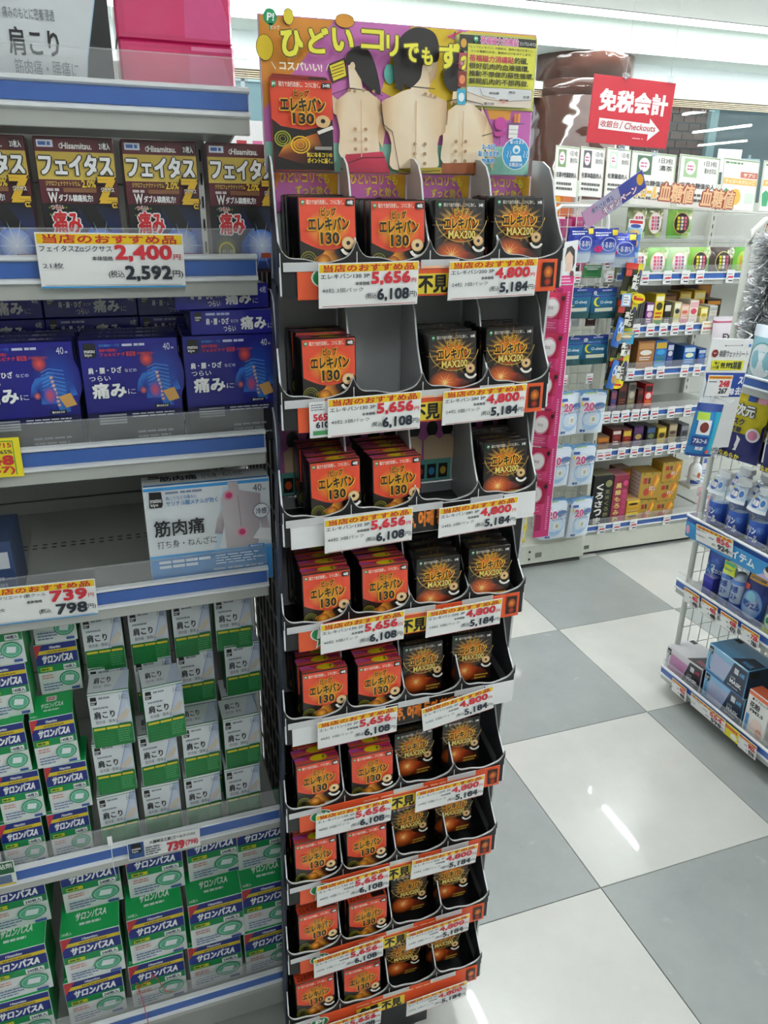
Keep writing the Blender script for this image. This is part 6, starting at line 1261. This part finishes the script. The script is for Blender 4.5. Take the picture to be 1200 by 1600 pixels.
# middle shelf
z = .442
m = pouch(.085, .145, .02, '3a66b8', lambda F: (F.rect(0, .75, 1, 1, '2c4a9c'), F.rect(.1, .5, .55, .72, 'e8ecf4'), F.text('氷', .15, .48, .5, .74, '3a7ac8', .06), F.text('COOL', .55, .55, .92, .65, 'dfe8f4', .04), F.rect(.1, .2, .9, .4, '5a86d0')), 'foil', .08)
OB('pouch', m, None, (1.86, 1.835, z), (-.05, 0, -math.pi / 2 + .1), label='blue cooling refill pouch at the far end of the middle right shelf', cat='pouch')
m = gbox(.045, .075, .03, '2c2f9c', ['3c3fb8', '2c2f9c', '4c52c8'], 110, 'plastic'); OB('carton', m, None, (1.815, 1.815, z), RR, label='small indigo box in front of the blue refill pouch', cat='carton')
def can(c):
    b = MB('film'); b.lathe([(0, 0), (.022, 0), (.024, .003), (.024, .125), (.020, .135), (.012, .140)], 20, c); S = lambda a, v, off=0: Vector(((.0245 + off) * math.cos(math.radians(180 + 180 * a)), (.0245 + off) * math.sin(math.radians(180 + 180 * a)), .01 + .11 * v))
    F = Frame(b, (0, 0, 0), (.077, 0, 0), (0, 0, .11), 'film', fn=S, sub=12, step=.0003); F.rect(.02, 0, .98, .25, '3a5ab0'); F.text('冷感', .3, .6, .7, .8, '3a5ab0', .05); F.text('ミスト', .3, .36, .7, .54, '3a5ab0', .05); F.rect(.05, .85, .95, .98, '5a86d8')
    c_ = MB('bottle'); c_.lathe([(.016, .136), (.019, .138), (.019, .170), (.016, .174), (0, .175)], 18, 'ffffff', 'bottle'); return b.build(), c_.build()
cb, cc = can('c8d8ee')
for k, y in enumerate((1.748, 1.70)):
    o = EM('mist_can', (1.835, y, z), (0, 0, -math.pi / 2), label='pale blue mist can with a clear cap, %s of the pair' % ('far one', 'near one')[k], cat='can', group='mist cans'); OB('body', cb, o); OB('cap', cc, o)
m = gbox(.05, .045, .003, 'd8e83a', ['3ac8b0', 'e8f04a', '3a8ac0'], 112); OB('sticker', m, None, (1.805, 1.725, z + .125), RR, label='yellow-green flag stuck on the mist cans', cat='sticker')
m = pouch(.09, .175, .014, '1e3c8c', lambda F: (F.rect(.1, .78, .95, 1, 'e0a030'), F.rect(.2, .82, .8, .94, '3a2a20'), F.rect(.02, .6, .98, .78, '1c2f7c'), F.ell(.5, .35, .42, .28, 'dfe8f0', '4a86c8'), F.text('Wジェル', .15, .28, .85, .42, '2f52a8', .06), F.ell(.45, .5, .2, .1, '8ac8e0'), F.rect(.02, .6, .3, .7, 'c84a3a')), 'film', .06)
OB('blister_pack', m, None, (1.83, 1.632, z), (-.12, 0, -math.pi / 2 + .1), label='blue and gold pack with a white panel on the middle right shelf', cat='pack')
m = pouch(.08, .14, .02, '4ab0a8', lambda F: (F.rect(0, .5, 1, .9, '2c5aa8'), F.ell(.5, .35, .35, .2, 'e8f4d8'), F.rect(0, 0, 1, .15, 'd8e03a'), F.text('SUN', .3, .3, .7, .42, '2c8a5a', .05)), 'film', .06)
OB('pouch', m, None, (1.83, 1.535, z), (-.05, 0, -math.pi / 2), label='teal and blue pouch at the picture edge on the middle right shelf', cat='pouch')
# mask boxes
def maskbox(w, h, d, c1, c2, dark, mc):
    m = MB('film'); m.box(-w / 2, w / 2, 0, d, 0, h, c1, ch=.002, top=c2); T = topf(m, w, d, h, mat='film'); T.rect(.02, .02, .98, .98, c2, mixc(c2, 'ffffff', .3)); T.rect(.05, .78, .2, .95, '1c1c20'); T.poly([(.55, .02), (.98, .02), (.98, .6), (.7, .6)], dark); T.text('MASK', .72, .12, .95, .3, 'b84a68' if dark != '23304a' else '5a9ad0', .04)
    F = front(m, w, h, mat='film'); F.rect(.01, .01, .99, .99, c1, mixc(c1, 'ffffff', .15)); F.poly([(.12, .1), (.5, .1), (.62, .75), (.14, .8)], mc); 
    for k in range(3): F.line([(.14, .3 + .14 * k), (.56, .25 + .14 * k)], .0008, mixc(mc, '505070', .25), up=(1 if k == 0 else 0))
    F.ring(.12, .45, .06, .3, .15, '2a2c3a', a0=70, a1=290); F.poly([(.50, .01), (.99, .01), (.99, .95), (.66, .95)], dark); logo_mk(F, .03, .74, .14, .95)
    F.rect(.70, .62, .80, .82, 'd8dae0'); F.text('60枚', .83, .64, .95, .80, 'c8405c' if dark != '23304a' else '6ab0e0', .03); F.text('ふつうの', .64, .40, .76, .5, 'e4e6ea', .02); F.text('MASK', .64, .24, .93, .38, 'e8eaee', .04); F.bars(.6, .1, .95, .18, 1, 'a8acb4', seed=2)
    F.rect(.01, .0, .99, .06, 'b83a68' if dark != '23304a' else '3a66a8')
    S = Frame(m, (w / 2, 0, 0), (0, d, 0), (0, 0, h), 'film'); S.rect(.02, .02, .98, .98, dark); S.rect(.1, .7, .4, .92, '141416')
    return m.build('mask_box')
mbp = maskbox(.175, .098, .12, 'd8d4d8', 'e4e2e6', '2a262e', 'c88ab8'); mbb = maskbox(.185, .105, .12, '6ab0dc', '5aa4d8', '23304a', 'b0b8d8')
OB('mask_box', mbp, None, (1.805, 1.845, .084), (0, 0, -math.pi / 2 + .06), label='silver mask box with a pink mask on the lowest right shelf', cat='box')
OB('mask_box', mbb, None, (1.812, 1.655, .084), (0, 0, -math.pi / 2), 'light blue mask box, lower of the two stacked', 'box', 'blue mask boxes')
OB('mask_box', mbb, None, (1.808, 1.66, .1905), (0, 0, -math.pi / 2 - .03), 'light blue mask box, upper of the two stacked', 'box', 'blue mask boxes')
m = MB('card'); m.box(-.045, .045, 0, .05, 0, .165, 'eceae6', ch=.0015, top='e8704a'); F = front(m, .09, .165); F.rect(.02, .02, .98, .98, 'efedea'); F.rect(.02, .9, .98, .98, 'e8744e'); F.text('鼻でブロック', .2, .82, .9, .88, '2a2c34', .03); F.text('花粉', .15, .66, .6, .78, '3a3c44', .05); F.text('PM2.5', .2, .56, .8, .63, '3a3c44', .03); F.rect(.08, .1, .22, .48, '5a9ad8'); F.ell(.6, .3, .26, .18, 'f4dcd4'); F.ell(.75, .2, .15, .1, 'e8a890'); F.rect(.02, .02, .98, .05, 'e07a5a')
OB('carton', m, None, (1.80, 1.50, .084), RR, label='white and orange pollen carton at the picture edge', cat='carton')
# hanging mask packs
def art_mask(F):
    F.rect(0, .86, 1, 1, 'd8c41c'); F.rect(0, .40, 1, .86, 'c8b820'); F.rect(0, 0, 1, .40, '2a2c6a'); F.poly([(0, .12), (.7, .3), (1, .6), (1, .35), (.75, .1), (0, .0)], '1c1f5c'); F.poly([(0, .12), (.45, .14), (.52, .32), (.1, .5), (0, .48)], 'ece8ea')
    F.text('三次元', .05, .66, .72, .82, 'f4f4f0', .05, out='3a3c5a'); F.text('マスク', .1, .52, .55, .62, '2a2c5a', .04); F.text('高密着', .08, .42, .5, .50, '2a2c5a', .03); F.ell(.8, .42, .16, .1, 'f0eef4'); F.ell(.8, .42, .11, .07, 'd88aa8'); F.rect(.5, .88, .7, .97, '2f52a8'); F.rect(.74, .88, .95, .97, 'e8a0b8'); F.text('なめらか', .06, .02, .6, .1, 'e8d82c', .04)
mk = pouch(.135, .215, .010, 'c8b820', art_mask, 'foil', .06).build('mask_pack')
for k in range(7): OB('mask_pack', mk, None, (1.805 + .03 * k, 1.78 - .006 * k, .945), (-.02, .02, -math.pi / 2 + .22 - .02 * k), 'yellow and navy mask pack hanging on the right unit, %s' % ('in front' if k == 0 else ORD[k] + ' in the row'), 'pack', 'hanging mask packs')
for k in range(3): OB('mask_pack', mk, None, (1.815 + .03 * k, 1.62, .94), (0, 0, -math.pi / 2 + .1), 'yellow and navy mask pack in the second hanging row, %s, beyond the picture edge' % ORD[k], 'pack', 'hanging mask packs')
m = MB('metal')
for y in (1.775, 1.62): m.tube([(2.28, y, 1.165), (1.80, y, 1.16), (1.79, y, 1.17)], .003, 'dfe1de')
RG('hook_arm', m)
m = pouch(.12, .17, .02, '8ac0d0', lambda F: (F.rect(0, .8, 1, 1, 'd8e4f0'), F.ell(.5, .4, .4, .3, 'e8f0f4'), F.ring(.5, .4, .42, .32, .06, '4a9aa8')), 'film', .06)
OB('pouch', m, None, (1.83, 1.77, 1.187), (0, 0, -math.pi / 2), label='pale teal pouch on the upper blue shelf of the right unit', cat='pouch')
m = gbox(.07, .2, .06, 'c8b8d0', ['9a6a98', 'e8e0ec', '4a3a5a', 'c8d0e4'], 115, 'film'); OB('carton', m, None, (1.83, 1.66, 1.187), RR, label='lilac carton on the upper shelf of the right unit', cat='carton')
# tinsel garland: one garland, many foil strands
m = MB('tinsel'); rnd = random.Random(5); core = []
for k in range(60):
    t = k / 59; core.append((1.895 + .015 * math.sin(t * 9), RE - .045 + .01 * math.cos(t * 7), 1.60 - t * .50))
for k in range(5000):
    t = rnd.random(); i = min(58, int(t * 59)); c = Vector(core[i]).lerp(Vector(core[i + 1]), t * 59 - i); a = rnd.uniform(0, 2 * math.pi); e = rnd.uniform(-.5, .5); L = rnd.uniform(.035, .075)
    d = Vector((math.cos(a) * math.cos(e), math.sin(a) * math.cos(e), math.sin(e))) * L; s = Vector((rnd.uniform(-1, 1), rnd.uniform(-1, 1), rnd.uniform(-1, 1))).normalized() * .0016
    if (c + d).y > RE + .05: continue
    mid = c + d * .5 + Vector((0, 0, rnd.uniform(-.006, .006))); m.mesh([c - s, c + s, mid + s, mid - s, c + d + s, c + d - s], [(0, 1, 2, 3), (3, 2, 4, 5)], mixc('dfe3ea', 'ffffff', rnd.random()), ('tinsel', 'plastic')[k % 2])
OB('tinsel_garland', m, None, label='fluffy silver tinsel garland hanging down the end frame of the right unit', cat='garland', kind='stuff')
m = MB('tinsel')
for k in range(1300):
    c = Vector((1.80 + rnd.uniform(-.09, .06), RE - .06 + rnd.uniform(-.03, .02), .975 + rnd.uniform(-.02, .02) - .02 * math.sin(k))); a = rnd.uniform(0, 2 * math.pi); L = rnd.uniform(.015, .035); e = rnd.uniform(-1, .6)
    d = Vector((math.cos(a) * math.cos(e), math.sin(a) * math.cos(e), math.sin(e))) * L; s = Vector((rnd.uniform(-1, 1), rnd.uniform(-1, 1), rnd.uniform(-1, 1))).normalized() * .001
    m.mesh([c - s, c + s, c + d + s, c + d - s], [(0, 1, 2, 3)], mixc('dfe3ea', 'ffffff', rnd.random()))
OB('tinsel_garland', m, None, label='short end of silver tinsel below the white hook board', cat='garland', kind='stuff')
# white hook board with wet wipes
hbz = 1.0; hbw, hbh = .150, .325
hbd = EM('hook_board', (1.655, 1.75, 1.005), (0, .06, 0), label='white hanging hook board with a wet wipe header, sticking out into the aisle', cat='board')
m = MB('card'); m.box(-hbw / 2, hbw / 2, 0, .004, 0, hbh, 'e8eaea', ch=.0008); F = Frame(m, (-hbw / 2, 0, 0), (hbw, 0, 0), (0, 0, hbh), 'card'); F.rect(.005, .005, .995, .995, 'ecedec')
F.rect(.02, .48, .98, .70, '2c4a9c'); F.poly([(.02, .48), (.25, .48), (.05, .64), (.02, .68)][::-1], 'e8ecec'); F.text('ス', .86, .60, .96, .66, 'f4f6f8', .06); F.text('去', .83, .50, .96, .57, 'f4f6f8', .06); F.text('植菌除', .42, .50, .80, .56, 'f4f6f8', .05)
F.ell(.13, .87, .075, .035, '7a2a24'); F.bars(.09, .865, .17, .88, 1, 'e8d0cc', seed=1); F.text('除菌ウェットシート', .24, .84, .93, .90, '3a3c40', .01); F.rect(.10, .725, .88, .81, 'e4df2e'); F.text('99.99%除菌', .32, .735, .82, .80, '2a3a28', .05); F.text('ハイ菌', .12, .735, .28, .765, '2a3a28', .03); F.text('強力', .16, .775, .28, .80, '2a3a28', .03); F.ell(.92, .945, .03, .014, '3a7ac8')
F.line([(.35, .94), (.7, .945)], .001, '3a3a3a'); F.ell(.33, .94, .014, .007, '2a2a2a'); F.ell(.72, .947, .014, .007, '2a2a2a')
OB('board', m, hbd)
pc = MB('card'); W, H = .09, .062; pc.box(-W / 2, W / 2, 0, .001, 0, H, 'f0f0ee', ch=.0003); F = front(pc, W, H); F.rect(.02, .82, .98, .96, 'e8a830'); F.bars(.06, .84, .94, .94, 1, 'b84a20', seed=1); F.bars(.06, .64, .5, .74, 1, '5a5e66', seed=2); F.text('248', .5, .46, .9, .74, 'd2404c', .07); F.text('267', .52, .14, .86, .38, '30343c', .05)
OB('price_card', pc, None, (1.645, 1.745, 1.165), (0, .07, 0), label='price card reading 248 yen on the white hook board', cat='price card')
m = MB('plastic'); m.tube([(-.02, 0, .155), (-.05, -.10, .160), (-.052, -.105, .170)], .0026, 'f0f2f2', 'plastic', 8); m.box(-.035, .0, -.002, 0, .145, .165, 'f0f2f2', ch=.0005); OB('hook', m, hbd)
m = pouch(.082, .15, .014, '2a86c8', lambda F: (F.rect(0, .86, 1, 1, '24408c'), F.rect(.72, 0, 1, .86, '3ab8d8'), F.rect(.06, .68, .5, .84, 'b8d84a'), F.rect(.12, .42, .6, .70, 'eef0f2'), F.ell(.36, .56, .16, .1, '7a2a24'), F.rect(.05, .2, .62, .38, '24408c'), F.text('アルコール', .1, .26, .58, .34, 'f0f4f8', .05), F.text('除菌', .22, .12, .5, .19, 'f0f4f8', .04), F.rect(.0, .0, 1, .05, '24408c'), F.ell(.7, .1, .08, .04, 'd84a4a')), 'film', .06)
OB('wipe_pack', m, None, (1.535, 1.665, 1.02), (.0, .12, -.12), label='blue wet wipe pack hanging on the hook of the white board', cat='pack')
m = MB('metal'); m.tube([(1.72, 1.756, 1.31), (1.78, 1.79, 1.33), (1.85, 1.92, 1.33)], .002, 'dfe1de'); m.tube([(1.63, 1.756, 1.318), (1.72, 1.756, 1.325)], .0015, 'dfe1de'); RG('board_arm', m)

# ------------------------------------------------------------------ outside the window
m = MB('wall'); m.box(-6, 24, 6.6, 18, -.2, -.1, '7a7c7a'); OB('street', m, None, label='grey street outside the shop window', cat='street')
bd = EM('building', (6.5, 11, 0), label='brick and glass building across the street, seen through the window', cat='building')
def BD(n, m): return OB(n, m, bd, (-6.5, -11, 0))
m = MB('wall'); m.box(2.0, 18, 11, 11.4, -.1, 6, '5a6468'); BD('wall', m)
m = MB('wall')
for i in range(10):
    for j in range(26): m.box(7.0 + i * .22 + (.11 if j % 2 else 0), 7.2 + i * .22 + (.11 if j % 2 else 0), 10.97, 11.0, .1 + j * .12, .2 + j * .12, ('6a4a42', '75544a', '5e423c')[(i * 3 + j) % 3])
BD('brickwork', m)
m = MB('metal'); m.box(9.2, 9.35, 10.9, 11.0, 0, 5, '8ea29e'); m.box(11.5, 11.65, 10.9, 11.0, 0, 5, '8ea29e'); m.box(9.2, 14, 10.9, 11.0, 3.3, 3.5, 'a8b4b0'); m.box(4, 7, 10.9, 11, 3.1, 3.3, 'd0d4d0'); BD('shopfront_frame', m)
for a, b in ((9.4, 11.45), (11.7, 14), (3.0, 4.6), (4.9, 6.6)):
    m = MB('plastic'); m.box(a, b, 10.96, 10.99, .3, 3.2, '3c4a4c'); BD('window', m)
m = MB('card'); m.box(-.18, .18, 0, .02, 0, 1.1, 'cfd8da', ch=.002); F = front(m, .36, 1.1)
for k, ch in enumerate('COLOR'): F.text(ch, .3, .8 - .16 * k, .7, .92 - .16 * k, '4a5458', .02)
OB('street_banner', m, None, (8.9, 9.6, 1.3), label='tall pale banner outside on the pavement', cat='banner')
m = MB('metal'); m.tube([(8.9, 9.62, -.1), (8.9, 9.62, 2.45)], .02, 'a8acac'); OB('banner_pole', m, None, label='grey pole carrying the pale banner outside', cat='pole')
m = MB('card'); m.box(-.14, .14, 0, .003, 0, .20, 'e8eeee', ch=.0006); OB('window_notice', m, None, (5.70, 6.418, 2.03), (0, 0, 0), label='plain white notice sheet stuck inside the shop window', cat='notice')
m = MB('wall')
m.box(-6, 1.9, 9, 9.4, -.1, 7, 'dfe2df'); bw = OB('building', m, None, label='white building outside, seen left of the header board', cat='building')
for k in range(4):
    for j in range(3):
        w_ = MB('plastic'); w_.box(-.45, .45, -.03, .02, -.5, .5, '9ab0b4'); w_.box(-.5, .5, -.05, -.03, -.02, .02, 'eef0ee'); w_.box(-.02, .02, -.05, -.03, -.5, .5, 'eef0ee'); OB('window', w_, bw, (-3.2 + 1.55 * k + .1, 9, 1.2 + 1.7 * j))
